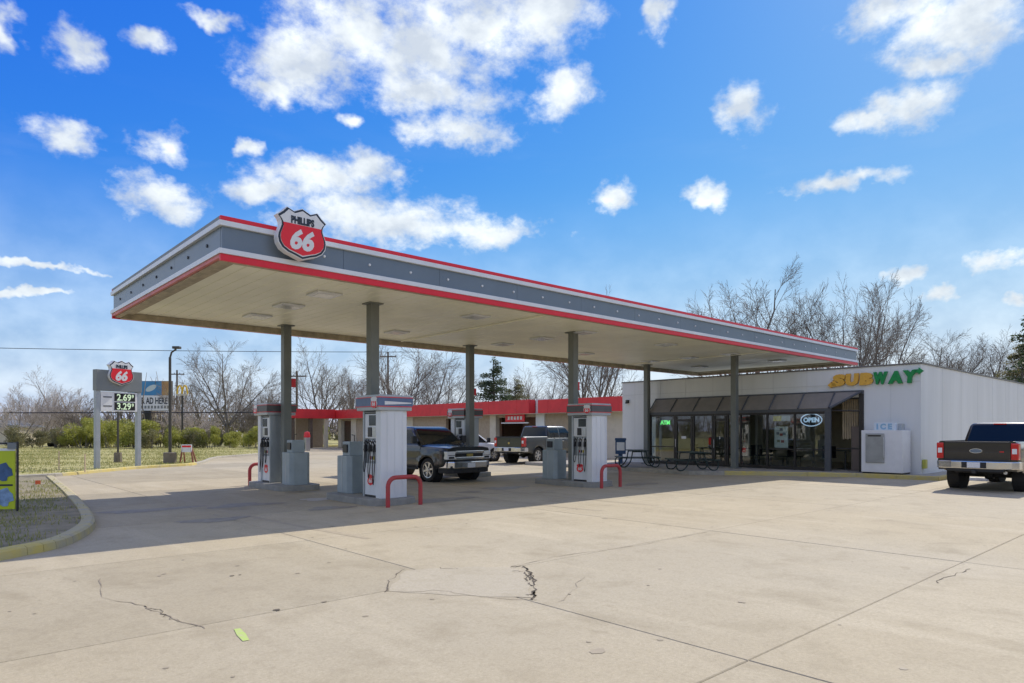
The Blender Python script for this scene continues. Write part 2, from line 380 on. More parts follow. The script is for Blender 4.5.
def strip_path(pts, w, z):
    """flat ribbon along pts"""
    mb = MB(); pts = [Vector((p[0], p[1], 0)) for p in pts]; vs = []
    for i, p in enumerate(pts):
        t = (pts[min(i+1, len(pts)-1)]-pts[max(i-1, 0)]).normalized(); nn = Vector((-t.y, t.x, 0)); ww = w[i] if isinstance(w, list) else w
        vs += [p+nn*ww/2+Vector((0, 0, z)), p-nn*ww/2+Vector((0, 0, z))]
    return mb.add(vs, [(2*i, 2*i+1, 2*i+3, 2*i+2) for i in range(len(pts)-1)])

# ------------------------------------------------------------------ ground
gm = MB(); gm.add([(-900, -900, -.09), (900, -900, -.09), (900, 900, -.09), (-900, 900, -.09)], [(0, 1, 2, 3)])
struct(gm.build('ground', M_field))
lb = MB(); lb.bb(-45, 62, -40, 64, -.085, -.022)
lot = struct(lb.build('concrete_lot', M_joint))
SU, SV = 5.5, 3.65; U0, V0 = 4.62, 6.15
sm = MB(); sm.bb(.004, SU-.004, .004, SV-.004, -.02, 0)
slab_me = sm.mesh('slab'); bm = bmesh.new(); bm.from_mesh(slab_me)
bmesh.ops.bevel(bm, geom=[e for e in bm.edges if all(v.co.z > -.01 for v in e.verts)], offset=.008, segments=1, affect='EDGES'); bm.to_mesh(slab_me); bm.free()
for i in range(-4, 8):
    for j in range(-5, 15):
        o = put('slab', slab_me, M_conc, lot, (U0+i*SU, V0+j*SV, random.uniform(-.002, .001)))
# cracks, patches and marks that have a shape of their own
def jag(pts, amp, sub=6):
    out = []
    for a, b in zip(pts[:-1], pts[1:]):
        for k in range(sub):
            p = Vector(a).lerp(Vector(b), k/sub); out.append(p+Vector((random.uniform(-amp, amp), random.uniform(-amp, amp), 0)))
    return out+[Vector(pts[-1])]
M_crack = mat('crack_dirt', (.11, .09, .066), .95, var=.4, scale=8)
M_crackf = mat('faint_crack', (.22, .18, .13), .95, col2=(.36, .3, .22), scale=5)
def crack(px, w, amp=.03, m=None, sub=6):
    pts = jag([G(*p) for p in px], amp, sub); ws = [w*.5*random.uniform(.15, 1.4) for _ in pts]
    strip_path(pts, ws, .0035).build('crack', m or M_crack, lot)
crack([(102, 578), (101, 597), (145, 606), (172, 619), (205, 629)], .022, m=M_crackf)
crack([(145, 606), (155, 609), (168, 618), (186, 623)], .02)
crack([(385, 592), (389, 580), (405, 569)], .035)
crack([(385, 592), (442, 591), (475, 596), (500, 599), (537, 600)], .02, m=M_crackf)
crack([(512, 566), (560, 556), (640, 545), (707, 532)], .02, m=M_crackf)
crack([(560, 602), (572, 590), (585, 577)], .014, m=M_crackf)
crack([(936, 583), (955, 574), (970, 569)], .03)
crack([(438, 568), (458, 569)], .035)
for px in ([(509, 567), (523, 566), (530, 573), (535, 585)], [(524, 566), (533, 576), (536, 590), (532, 599)], [(530, 573), (524, 580), (533, 586)], [(527, 596), (536, 592), (532, 600)], [(512, 571), (524, 572), (530, 580)]):
    crack(px, .045, .025)
for (x, y, r) in ((277, 610, .035), (232, 576, .03), (240, 575, .02)):
    p = G(x, y); n = 9; mb = MB()
    mb.add([(p.x+math.cos(k*2*math.pi/n)*r*random.uniform(.6, 1.3), p.y+math.sin(k*2*math.pi/n)*r*random.uniform(.5, 1.1), .0036) for k in range(n)], [tuple(range(n))]).build('spall', M_crack, lot)
# lime chalk mark
a, b = G(237, 629), G(246, 641)
strip_path([a, a.lerp(b, .5), b], [.05, .07, .05], .004).build('paint_mark', mat('lime_paint', (.42, .60, .10), .8, col2=(.47, .46, .25), scale=26, detail=8), lot)
pp = [G(x, y) for x, y in ((388, 591), (406, 570), (460, 567), (508, 567), (524, 573), (534, 598), (470, 596))]
pp = jag(pp+pp[:1], .03, 4)[:-1]
MB().add([(p.x, p.y, .0022) for p in pp], [tuple(range(len(pp)))]).build('concrete_patch', concrete_mat('patch_concrete', (.445, .38, .262), (.515, .445, .315), (.33, .28, .19), (.57, .50, .37), .0), lot)
rs_ = random.Random(21); sp_ = MB()
for k in range(230):       # gum, oil drips and old drips scattered over the forecourt
    x, y = rs_.uniform(.5, 26), rs_.uniform(.8, 24); r = rs_.uniform(.008, .03)*(2.2 if rs_.random() < .12 else 1); n = 7
    sp_.add([(x+math.cos(i*6.283/n)*r*rs_.uniform(.6, 1.3), y+math.sin(i*6.283/n)*r*rs_.uniform(.6, 1.3), .0031) for i in range(n)], [tuple(range(n))])
o = sp_.build('oil_spots', mat('oil_spot', (.26, .215, .15), .7, col2=(.36, .30, .21), scale=3), lot); o['kind'] = 'stuff'
def tyre_marks():
    rs = random.Random(5); m = mat('tyre_scuff', (.33, .275, .19), .8, col2=(.44, .37, .255), scale=7, detail=8)
    for (x0, y0, x1, y1, bend) in ((10.9, 9.2, 11.6, 21, .5), (12.6, 9.0, 13.3, 21, .5), (18.0, 9.5, 17.2, 20, -.4), (5.4, 9.3, 5.2, 20, .3)):
        pts = []
        for k in range(15):
            f = k/14; px, py = x0+(x1-x0)*f, y0+(y1-y0)*f; nn = Vector((-(y1-y0), x1-x0)).normalized()*bend*math.sin(f*math.pi); pts.append((px+nn.x, py+nn.y))
        strip_path(pts, [.16*rs.uniform(.7, 1.1) for _ in pts], .0018).build('tyre_scuff', m, lot)
tyre_marks()
# oil and damp stains around the islands
M_damp = mat('damp_stain', (.21, .175, .125), .6, col2=(.33, .28, .20), scale=6)
M_pale = mat('pale_drip', (.52, .49, .43), .8, col2=(.42, .37, .3), scale=5)
def blot(px, py, rx, ry, m):
    p = G(px, py); n = 22; ph = random.uniform(0, 6)
    rr = [1+.25*math.sin(3*k*2*math.pi/n+ph)+random.uniform(-.12, .12) for k in range(n)]
    MB().add([(p.x+math.cos(k*2*math.pi/n)*rx*rr[k], p.y+math.sin(k*2*math.pi/n)*ry*rr[k], .0042) for k in range(n)], [tuple(range(n))]).build('stain', m, lot)
blot(322, 499, .55, .3, M_pale); blot(448, 474, .5, .35, M_pale); blot(540, 476, .4, .3, M_pale)
blot(245, 505, .8, .35, M_damp); blot(440, 500, .9, .4, M_damp); blot(150, 510, 1.0, .3, M_damp); blot(505, 488, .8, .4, M_damp); blot(330, 508, .5, .3, M_damp); blot(470, 492, .35, .25, M_damp); blot(640, 484, .7, .35, M_damp); blot(215, 520, .6, .3, M_damp); blot(300, 492, .4, .25, M_damp)

# ------------------------------------------------------------------ kerbed island at the left and the verge behind it
def kerb_run(pts, w, h, mt_of, parent, name='kerb', inward=1):
    """a kerb stone per segment, chamfered, following pts (outer foot line)"""
    pts = [Vector((p[0], p[1], 0)) for p in pts]; n = len(pts); off = []
    for i in range(n):
        t = (pts[min(i+1, n-1)]-pts[max(i-1, 0)]).normalized(); off.append(Vector((-t.y, t.x, 0))*inward)
    for i in range(n-1):
        vs = []
        for q in (i, i+1):
            e = .004 if q == i else -.004
            base = pts[q]+(pts[i+1]-pts[i]).normalized()*e
            o = off[q]
            vs += [base+Vector((0, 0, -.05)), base+o*.02+Vector((0, 0, h*.8)), base+o*.06+Vector((0, 0, h)), base+o*w+Vector((0, 0, h)), base+o*w+Vector((0, 0, -.05))]
        MB().add(vs, [(k, (k+1) % 5, 5+(k+1) % 5, 5+k) for k in range(5)]+[(4, 3, 2, 1, 0), (5, 6, 7, 8, 9)]).build(name, mt_of(i), parent)
def smooth_pts(pts, sub=5):
    out = []
    P = [Vector(p) for p in pts]
    for i in range(len(P)-1):
        p0, p1, p2, p3 = P[max(i-1, 0)], P[i], P[i+1], P[min(i+2, len(P)-1)]
        for k in range(sub):
            t = k/sub; out.append(.5*((2*p1)+(-p0+p2)*t+(2*p0-5*p1+4*p2-p3)*t*t+(-p0+3*p1-3*p2+p3)*t**3))
    return out+[P[-1]]
isl = [(-3.4, 7.5, 0), (-.9, 9.48, 0)]+[tuple(G(x, y)) for x, y in ((0, 561), (57, 549), (80, 540), (94, 530), (95, 521), (86, 508), (72, 494), (60, 484), (54, 479))]
islp = smooth_pts(isl, 3)
def inset_line(P, d):
    out = []
    for i in range(len(P)):
        t = (P[min(i+1, len(P)-1)]-P[max(i-1, 0)]).normalized(); out.append((P[i].x-t.y*d, P[i].y+t.x*d))
    return out
poly = inset_line(islp, .1)
last = islp[-1]
poly += [(last.x-3, last.y+.8), (-9, last.y+1), (-10, 8)]
MBi = MB(); MBi.prism(poly, -.05, .095); island = struct(MBi.build('grass_island', M_soil))
kerb_run(islp, .22, .13, lambda i: M_kerby if i < 9 else M_kerbw, island, inward=1)
def blades(name, pts, hmin, hmax, m, parent=None, w=.012):
    v = []; f = []
    for (x, y, z) in pts:
        a = random.uniform(0, 6.28); h = random.uniform(hmin, hmax); dx, dy = math.cos(a), math.sin(a); ln = random.uniform(-.6, .6)*h
        k = len(v); v += [(x-dx*w, y-dy*w, z-.01), (x+dx*w, y+dy*w, z-.01), (x-dy*ln, y+dx*ln, z+h)]; f.append((k, k+1, k+2))
    me = bpy.data.meshes.new(name); me.from_pydata(v, [], f); o = put(name, me, m, parent); return struct(o, 'stuff')
def in_poly(x, y, P):
    c = False; j = len(P)-1
    for i in range(len(P)):
        if (P[i][1] > y) != (P[j][1] > y) and x < (P[j][0]-P[i][0])*(y-P[i][1])/(P[j][1]-P[i][1])+P[i][0]: c = not c
        j = i
    return c
pts = []
while len(pts) < 9000:
    x, y = random.uniform(-2, 4), random.uniform(8, 26)
    cl = math.sin(x*2.1+y)*math.sin(y*1.7-x)+random.uniform(-.9, .9)
    if cl > .1 and in_poly(x, y, poly): pts.append((x, y, .095))
tag(blades('island_grass', pts, .02, .075, M_blade), 'short dry grass growing on the kerbed island', 'grass')

# verge: raised sheet with kerb towards the lot
vk = [(-14, 26.5, 0), (-4, 28.0, 0)]+[tuple(G(x, y)) for x, y in ((19, 478.5), (63, 476), (100, 472.5), (137, 469), (170, 467), (192, 465.5))]
vk += [tuple(G(x, y)) for x, y in ((205, 463), (212, 460), (222, 458), (244, 456.2), (270, 454))]
vkp = smooth_pts(vk, 3)
vp = inset_line(vkp, .1); e = vkp[-1]
vp += [(e.x+3, e.y+4), (27, 63), (50, 75), (60, 160), (-60, 160), (-60, 30)]
verge = struct(MB().prism(vp, -.05, .09).build('grass_verge', M_grass))
kerb_run(vkp, .16, .12, lambda i: M_kerby if 8 < i < 22 else M_kerb, verge, inward=1)
pts = []
while len(pts) < 22000:
    yc = random.uniform(25, 62); x = random.uniform(-.76, -.2)*yc; p = cw(x, yc, .09)
    cl = math.sin(p.x*.7+p.y*.3)*math.sin(p.y*.5)+random.uniform(-1.2, .9)
    if cl > -.2 and in_poly(p.x, p.y-.3, vp): pts.append(tuple(p))
tag(blades('verge_grass', pts, .03, .10, M_blade, w=.02), 'dry yellow green grass covering the verge behind the price sign', 'grass')
# ------------------------------------------------------------------ fuel canopy
CU0, CU1, CV0, CV1 = 4.05, 31.71, 11.92, 20.02
ZB, ZS, ZT = 4.625, 4.80, 5.40
canopy = thing('fuel_canopy', 'long grey red and white fuel canopy on square steel columns', 'canopy', (CU0, CV0, 0))
LC, DC = CU1-CU0, CV1-CV0
# structural tray
mb = MB(); mb.bb(.10, LC-.10, .10, DC-.10, ZS+.03, ZT-.10); mb.build('roof_deck', M_fgrey, canopy)
# soffit panels, one board each, across the short way
npan = 92; pw = (LC-.3)/npan
pm = MB(); pm.bb(0.004, pw-.004, .15, DC-.15, ZS, ZS+.028)
pme = pm.mesh('soffit_panel'); bm = bmesh.new(); bm.from_mesh(pme)
bmesh.ops.bevel(bm, geom=[e for e in bm.edges if all(abs(v.co.z-ZS) < .001 for v in e.verts)], offset=.012, segments=1, affect='EDGES'); bm.to_mesh(pme); bm.free()
for i in range(npan): put('soffit_panel', pme, M_soff, canopy, (.15+i*pw, 0, random.uniform(-.002, .002)))
# fascia: bands on four sides
bands = [(ZB, ZB+.118, M_red, .035, 'lower_red_band'), (ZB+.118, ZB+.21, M_fwhite, .06, 'lower_white_trim'),
         (ZT-.175, ZT-.083, M_fwhite, .06, 'upper_white_trim'), (ZT-.083, ZT, M_red, .035, 'upper_red_band')]
M_fred2 = mat('pale_red', (.62, .16, .15), .5, var=.15, scale=2)  # paler red for the lower band on the left end
M_ret = mat('channel_tan', (.42, .35, .24), .6, var=.3, scale=4)
for z0, z1, mt, pr, nm in bands:
    lo = 'lower_red' in nm
    MB().bb(-pr, LC+pr, -pr, .03, z0+.001, z1-.001).build(nm, mt, canopy, bevel=.006)
    MB().bb(-pr, LC+pr, DC-.03, DC+pr, z0+.001, z1-.001).build(nm, mt, canopy, bevel=.006)
    MB().bb(LC-.03, LC+pr, .032, DC-.032, z0+.001, z1-.001).build(nm, mt, canopy, bevel=.006)
    m2 = (M_fred2 if lo else M_sigr) if mt is M_red else mt
    MB().bb(-pr, .03, .032, DC-.032, z0+(.055 if lo else .001), z1-.001).build(nm, m2, canopy, bevel=.006)
    if lo:
        MB().bb(.032, .145, .032, DC-.032, z0+.03, ZS+.02).build('inner_return', M_ret, canopy)
        MB().bb(LC-.145, LC-.032, .032, DC-.032, z0+.006, ZS+.02).build('inner_return', M_ret, canopy)
        for y0, y1 in ((.032, .145), (DC-.145, DC-.032)): MB().bb(.15, LC-.15, y0, y1, z0+.006, ZS+.02).build('inner_return', M_ret, canopy)
zg0, zg1 = ZB+.21, ZT-.175
def fascia_panels(L, place):
    n = round(L/2.4); w = L/n
    for i in range(n): place(i*w+.003, (i+1)*w-.003)
fascia_panels(LC, lambda a, b: MB().bb(a, b, 0, .06, zg0, zg1).build('fascia_panel', M_fgrey, canopy))
fascia_panels(LC, lambda a, b: MB().bb(a, b, DC-.06, DC, zg0, zg1).build('fascia_panel', M_fgrey, canopy))
fascia_panels(DC-.13, lambda a, b: MB().bb(0, .06, .065+a, .065+b, zg0, zg1).build('fascia_panel', M_fgrey, canopy))
fascia_panels(DC-.13, lambda a, b: MB().bb(LC-.06, LC, .065+a, .065+b, zg0, zg1).build('fascia_panel', M_fgrey, canopy))
zc = (zg0+zg1)/2
for k in range(7):
    MB().lathe([(.001, -.02), (.028, -.02), (.034, .01)], (0, .75+k*1.1, zc), 10, 'x').build('stud', M_black, canopy)
for k in range(26):
    x = 1.9+k*.98
    MB().lathe([(.001, -.022), (.022, -.022), (.03, .01)], (x, 0, zc), 10, 'y').build('stud', M_fwhite, canopy)
# inner return strip along the edges under the fascia
for (x0, x1, y0, y1) in ((.15, .42, .15, DC-.15), (LC-.42, LC-.15, .15, DC-.15)):
    MB().bb(x0, x1, y0, y1, ZS-.05, ZS-.004).build('edge_channel', M_ret, canopy)
cols = []
def u_for(px, v):
    k = (px-512)/F; return (k*cT*v+sT*v)/(cT-k*sT)
colpx = {(372.8, 14.40): 0, (573.2, 14.40): 0, (734.6, 14.25): .14, (286.2, 19.15): 0, (470, 19.15): 0, (647, 19.15): .14}
for (px, v), zb in colpx.items():
    u = u_for(px, v); cols.append((u, v))
    c = MB().bb(u-CU0-.115, u-CU0+.115, v-CV0-.115, v-CV0+.115, zb, ZS).build('column', M_col, canopy, bevel=.015)
    MB().bb(u-CU0-.19, u-CU0+.19, v-CV0-.19, v-CV0+.19, ZS-.03, ZS-.003).build('cap_plate', M_col, c)
    MB().bb(u-CU0-.2, u-CU0+.2, v-CV0-.2, v-CV0+.2, zb+.0, zb+.03).build('base_plate', M_col, c)
for i in (1, 3, 4):
    u, v = cols[i]; s = MB(); s.bb(u-CU0-.13+.0, u-CU0-.118, v-CV0-.11-.0, v-CV0+.11, 3.35, 3.6)
    s = MB(); s.bb(u-CU0+.125, u-CU0+.29, v-CV0-.01, v-CV0+.01, 2.98, 3.24)
    f = s.build('flag_sign', M_signr, canopy, bevel=.004)
for i, a in enumerate((3.0, 7.4, 11.8, 16.2, 20.6, 24.6)):
    for b in (2.2, 4.1, 6.1):
        if b == 4.1 and i % 2: continue
        f = MB().bb(a-.3, a+.3, b-.3, b+.3, ZS-.045, ZS-.004).build('soffit_light', M_fwhite, canopy, bevel=.012)
        MB().bb(a-.2, a+.2, b-.2, b+.2, ZS-.052, ZS-.0455).build('lens', mat('lamp_lens', (.66, .66, .62), .2), f)
for a in (8.6, 20.9): MB().tube([(a, .4, ZS-.04), (a, DC-.4, ZS-.04)], .022, 6).build('conduit', M_soff, canopy)

# ------------------------------------------------------------------ shield signs
SH = [(0, .225), (.17, .135), (.31, .2), (.40, .09), (.5, 0), (.455, -.06), (.425, -.13), (.42, -.2), (.45, -.3), (.485, -.40), (.495, -.49), (.475, -.6), (.41, -.71), (.30, -.785), (.16, -.835), (0, -.90)]
SH = [(x, y*.88) for x, y in SH]
def shield_poly(s, ins=0.0):
    half = [(x, y) for x, y in SH]
    full = half+[(-x, y) for x, y in half[-2:0:-1]]
    cy = -.297; kx = 1-ins*2; ky = 1-ins*2/.99
    return [(x*kx*s, ((y-cy)*ky)*s) for x, y in full]
def red_poly(s):
    h = [(.385, -.155), (.375, -.22), (.40, -.31), (.43, -.40), (.435, -.49), (.415, -.575), (.36, -.66), (.26, -.72), (.13, -.765), (0, -.81)]
    h = [(x, y*.88) for x, y in h]
    full = h+[(-x, y) for x, y in h[-2::-1]]
    return [(x*s, (y+.297)*s) for x, y in full]
def shield(parent, x, y, z, s, depth=.14, face='-y', letters=True, text_ext=.004):
    """shield facing -y (local), centred x,z; front of casing at y"""
    def T(mb):  # poly (px,pz) extruded in y
        return mb
    ob = []
    def layer(poly, y0, y1, m, nm, bev=0):
        q = [(x+a, z+b) for a, b in poly]
        o = MB().prism(q, y0, y1, 'xz').build(nm, m, parent, bevel=bev); ob.append(o)
    layer(shield_poly(s), y, y+depth, M_signw, 'casing', .01*s)
    layer(shield_poly(s, .018), y-.006*s-.002, y+.002, M_navy, 'dark_border')
    layer(shield_poly(s, .055), y-.012*s-.003, y-.006*s-.002, M_signw, 'white_field')
    layer(red_poly(s), y-.018*s-.004, y-.012*s-.003, M_signr, 'red_field')
    if letters:
        text_obj('lettering', 'PHILLIPS', M_navy, parent, (x, y-.016*s-.004, z+.243*s), '-y', .18*s, bold=.009*s, ext=text_ext, sx=.70)
        text_obj('numerals', '66', M_signw, parent, (x-.01*s, y-.020*s-.006, z-.12*s), '-y', .50*s, bold=.022*s, ext=text_ext, shear=.24, sx=.95)
    return ob
us = u_for(300.5, CV0-.2)
sg = thing('shield_sign', 'large red white and black shield sign reading PHILLIPS 66 on the canopy fascia', 'sign', (us, CV0-.06, 4.86))
shield(sg, 0, -.22, .42, .95, .16)

# ------------------------------------------------------------------ pumps, islands, bins, guards
def island_slab(u, v0, v1, lab):
    n = 6; w = .62; pts = []
    for k in range(n+1): q = math.pi*k/n; pts.append((u+w*math.cos(q), v1-.35+.35*math.sin(q)))
    for k in range(n+1): q = math.pi+math.pi*k/n; pts.append((u+w*math.cos(q), v0+.35+.35*math.sin(q)))
    o = MB().prism(pts, -.02, .15).build('pump_island', mat('island_concrete', (.24, .235, .21), .85, col2=(.33, .32, .285), scale=4, bump=.3), None, bevel=.03)
    tag(o, lab, 'island', 'raised concrete pump islands'); return o
def make_pump(label, blue):
    """origin at foot; long way along y; near end (towards -y) carries the white end panel; nozzle faces -x and +x"""
    t = thing('fuel_pump', label, 'fuel pump', group='fuel pumps under the canopy')
    hw, L0, L1 = .30, -.42, .42
    MB().bb(-hw, hw, L0+.25, L1-.04, 0, .78).build('lower_cabinet', M_pwhite, t, bevel=.012)
    MB().bb(-hw-.004, hw+.004, L0+.26, L1-.05, .0, .05).build('kick_plate', M_black, t)
    MB().bb(-hw+.05, hw-.05, L0+.25, L1-.04, .78, 1.36).build('nozzle_bay', M_pgrey, t, bevel=.01)
    MB().bb(-hw, hw, L0+.25, L1-.04, 1.36, 1.98).build('head', M_pwhite, t, bevel=.012)
    # end panels
    MB().prism([(-hw-.05, L0+.235), (-hw-.05, L0+.02), (-.19, L0-.02), (.19, L0-.02), (hw+.05, L0+.02), (hw+.05, L0+.235)], 0, 2.0).build('end_panel', M_pwhite, t, bevel=.015)
    for sx in (-.2, 0, .2): MB().bb(sx-.006, sx+.006, L0-.028, L0+.1, .06, 1.96).build('panel_rib', M_pwhite, t)
    MB().bb(-hw-.02, hw+.02, L1-.035, L1+.03, 0, 2.0).build('end_post', M_pgrey, t, bevel=.01)
    # header
    h = MB().bb(-.44, .44, L0-.06, L1+.10, 2.0, 2.36).build('header', M_pgrey, t, bevel=.02)
    MB().bb(-.455, .455, L0-.075, L1+.115, 2.09, 2.29).build('header_band', M_hblue if blue else M_hdr, h, bevel=.004)
    for z in (2.085, 2.292): MB().bb(-.46, .46, L0-.08, L1+.12, z, z+.016).build('red_pinstripe', M_signr, h)
    if blue:
        MB().prism([(-.3, 2.13), (.41, 2.165), (.41, 2.19), (.1, 2.20), (-.3, 2.21)], L0-.079, L0-.0755, 'xz').build('white_swoosh', M_signw, h)
    for s in (-1, 1):
        # badge on the header, facing +-x
        y0 = -.30
        for ins, th, m, nm in ((0, .470, M_signw, 'badge'), (.05, .474, M_signr, 'badge_red')):
            q = [(y0+a, 2.185+b) for a, b in shield_poly(.27, ins)]
            if nm == 'badge_red': q = [(y0+a, 2.185+b-.02) for a, b in red_poly(.27)]
            MB().prism(q, s*.44, s*th, 'yz').build(nm, m, h)
        text_obj('badge_numerals', '66', M_signw, h, (s*.4765, y0, 2.155), -R(90)*(-s) if s > 0 else -R(90), .14, bold=.004, ext=.002, shear=.2)
        x = s*(hw+.002)
        MB().bb(min(x, x+s*.012), max(x, x+s*.012), -.12, .18, 1.66, 1.9).build('display', M_screen, t, bevel=.004)
        MB().bb(min(x, x+s*.015), max(x, x+s*.015), -.13, .02, 1.40, 1.62).build('keypad', M_alu, t, bevel=.004)
        MB().bb(min(x, x+s*.02), max(x, x+s*.02), .06, .22, 1.40, 1.62).build('card_reader', M_black, t, bevel=.006)
        MB().bb(min(x, x+s*.006), max(x, x+s*.006), -.155, .365, 1.93, 1.965).build('trim_strip', M_black, t)
        # grade panel and nozzles
        xb = s*(hw-.048)
        MB().bb(min(xb, xb+s*.03), max(xb, xb+s*.03), -.05, .2, .84, 1.32).build('grade_panel', M_signw, t, bevel=.004)
        for k, cm in enumerate(((.6, .5, .05), (.05, .05, .06), (.5, .05, .05))):
            MB().bb(min(xb+s*.031, xb+s*.036), max(xb+s*.031, xb+s*.036), -.03+k*.08, .03+k*.08, .87, .95).build('grade_button', mat('grade%d' % k, cm, .4), t)
        for k, yy in enumerate((-.10, .10, .30)):
            n = MB(); n.box((s*(hw+.03), yy, 1.13), (.07, .055, .15)); n.tube([(s*(hw+.03), yy, 1.2), (s*(hw+.06), yy, 1.27), (s*(hw+.03), yy, 1.31), (s*(hw-.03), yy, 1.25)], .017, 6)
            n.tube([(s*(hw+.06), yy-.0, 1.18), (s*(hw+.085), yy, 1.1), (s*(hw+.06), yy, 1.04)], .008, 5)
            n.build('nozzle', M_black, t)
            top = Vector((s*(hw-.03), yy-.05, 1.34)); mid = Vector((s*(hw+.13), yy-.08, .42+.1*k)); end = Vector((s*(hw+.05), yy, 1.07))
            pts = smooth_pts([top, top+Vector((s*.09, -.02, -.2)), Vector((s*(hw+.07), yy-.075, .8)), Vector((s*(hw+.09), yy-.04, .30+.14*k)), Vector((s*(hw+.08), yy+.01, .7)), end], 4)
            MB().tube(pts, .0105, 6).build('hose', M_rubber, t, smooth=True)
        # cabinet logo
        q = [(.12+a, .40+b) for a, b in shield_poly(.30)]; MB().prism(q, x, x+s*.006, 'yz').build('cabinet_badge', M_signw, t)
        q = [(.12+a, .40+b) for a, b in shield_poly(.30, .05)]; MB().prism(q, x+s*.006, x+s*.008, 'yz').build('cabinet_badge_red', M_signr, t)
        text_obj('cabinet_numerals', '66', M_signw, t, (x+s*.0095, .12, .385), R(90) if s > 0 else -R(90), .15, bold=.004, ext=.0015, shear=.2)
    return t
def make_bin(label):
    t = thing('service_bin', label, 'bin', group='grey service bins on the pump islands')
    MB().prism([(-.30, -.24), (-.2, -.33), (.2, -.33), (.30, -.24), (.30, .24), (.2, .33), (-.2, .33), (-.30, .24)], 0, .92).build('body', M_bin, t, bevel=.02)
    MB().bb(-.19, .19, -.18, .18, .92, 1.27).build('towel_box', M_bin, t, bevel=.02)
    for s in (-1, 1): MB().bb(min(s*.18, s*.225), max(s*.18, s*.225), -.1, .12, 1.0, 1.2).build('dispenser_slot', M_black, t, bevel=.01)
    MB().bb(-.305, .305, -.02, .02, .04, .90).build('seam', M_pgrey, t)
    MB().tube([(.1, .1, 1.26), (.1, .1, 1.42), (.02, .1, 1.44)], .012, 6).build('squeegee', M_black, t)
    return t
def make_guard(label):
    t = thing('pump_guard', label, 'bollard', group='red hoop guards at the island ends')
    pts = [(-.43, 0, -.02), (-.43, 0, .45)]+[(-.43+.2-.2*math.cos(q), 0, .45+.2*math.sin(q)) for q in [R(a) for a in range(15, 91, 15)]]
    pts += [(.43-.2+.2*math.cos(q), 0, .45+.2*math.sin(q)) for q in [R(a) for a in range(90, -1, -15)]]+[(.43, 0, -.02)]
    MB().tube(pts, .05, 10).build('hoop', M_guard, t, smooth=True)
    return t
PU = [8.32, 15.55]
names = {(0, 0): ('nearest', 'with blue header and white swoosh, nearest the camera'), (0, 1): ('left rear', 'at the left rear of the canopy'), (1, 0): ('right front', 'just left of the store front'), (1, 1): ('behind truck', 'behind the black pickup')}
LBL = {
 'pump': {(0, 0): 'white fuel pump with blue header and white swoosh, nearest the camera', (0, 1): 'fuel pump with slate header on the leftmost island of the canopy', (1, 0): 'white fuel pump with slate header in front of the green truck and picnic tables', (1, 1): 'fuel pump with slate header rising behind the black pickup'},
 'bin': {(0, 0): 'grey service bin left of the nearest blue headed pump', (0, 1): 'grey service bin right of the leftmost pump', (1, 0): 'grey service bin in front of the slate green pickup', (1, 1): 'grey service bin hidden behind the black pickup'},
 'guard': {(0, 0): 'red hoop guard before the nearest pump', (0, 1): 'red hoop guard left of the leftmost pump', (1, 0): 'red hoop guard before the pump nearest the store', (1, 1): 'red hoop guard behind the black pickup'},
 'isl': {(0, 0): 'low concrete island under the nearest pump', (0, 1): 'low concrete island under the leftmost pump', (1, 0): 'low concrete island under the pump nearest the store', (1, 1): 'low concrete island beside the black pickup'}}
protos = {}
for i in (0, 1):
    for j in (0, 1):
        u = PU[i]+(.1 if (i, j) == (1, 1) else 0); sgn = 1 if j == 0 else -1
        cv = 14.40 if j == 0 else 19.15
        island_slab(u, *((12.98, 15.65) if j == 0 else (17.85 if i == 0 else 18.85, 20.7)), LBL['isl'][(i, j)])
        kind = 'pb' if (i, j) == (0, 0) else 'p'
        if kind in protos: t = copy_tree(protos[kind]); t['label'] = LBL['pump'][(i, j)]
        else: t = make_pump(LBL['pump'][(i, j)], kind == 'pb'); protos[kind] = t
        t.location = (u, cv-.78*sgn, .15); t.rotation_euler = (0, 0, 0 if j == 0 else math.pi)
        if (i, j) == (1, 1): pass
        elif 'bin' in protos: b = copy_tree(protos['bin'])
        else: b = make_bin(''); protos['bin'] = b
        if (i, j) != (1, 1): b['label'] = LBL['bin'][(i, j)]; b.location = (u, cv+.72*sgn, .15); b.rotation_euler = (0, 0, 0 if j == 0 else math.pi)
        if 'guard' in protos: g = copy_tree(protos['guard'])
        else: g = make_guard(''); protos['guard'] = g
        g['label'] = LBL['guard'][(i, j)]; g.location = (u, cv-1.62*sgn, 0)

# ------------------------------------------------------------------ the store
WU, WV0, WV1, WH = 26.67, 7.86, 21.18, 4.06
store = thing('convenience_store', 'low white flat roofed store with dark glazed front and bronze awning', 'building', (WU, WV0, 0))
LV = WV1-WV0; LU = 22.0
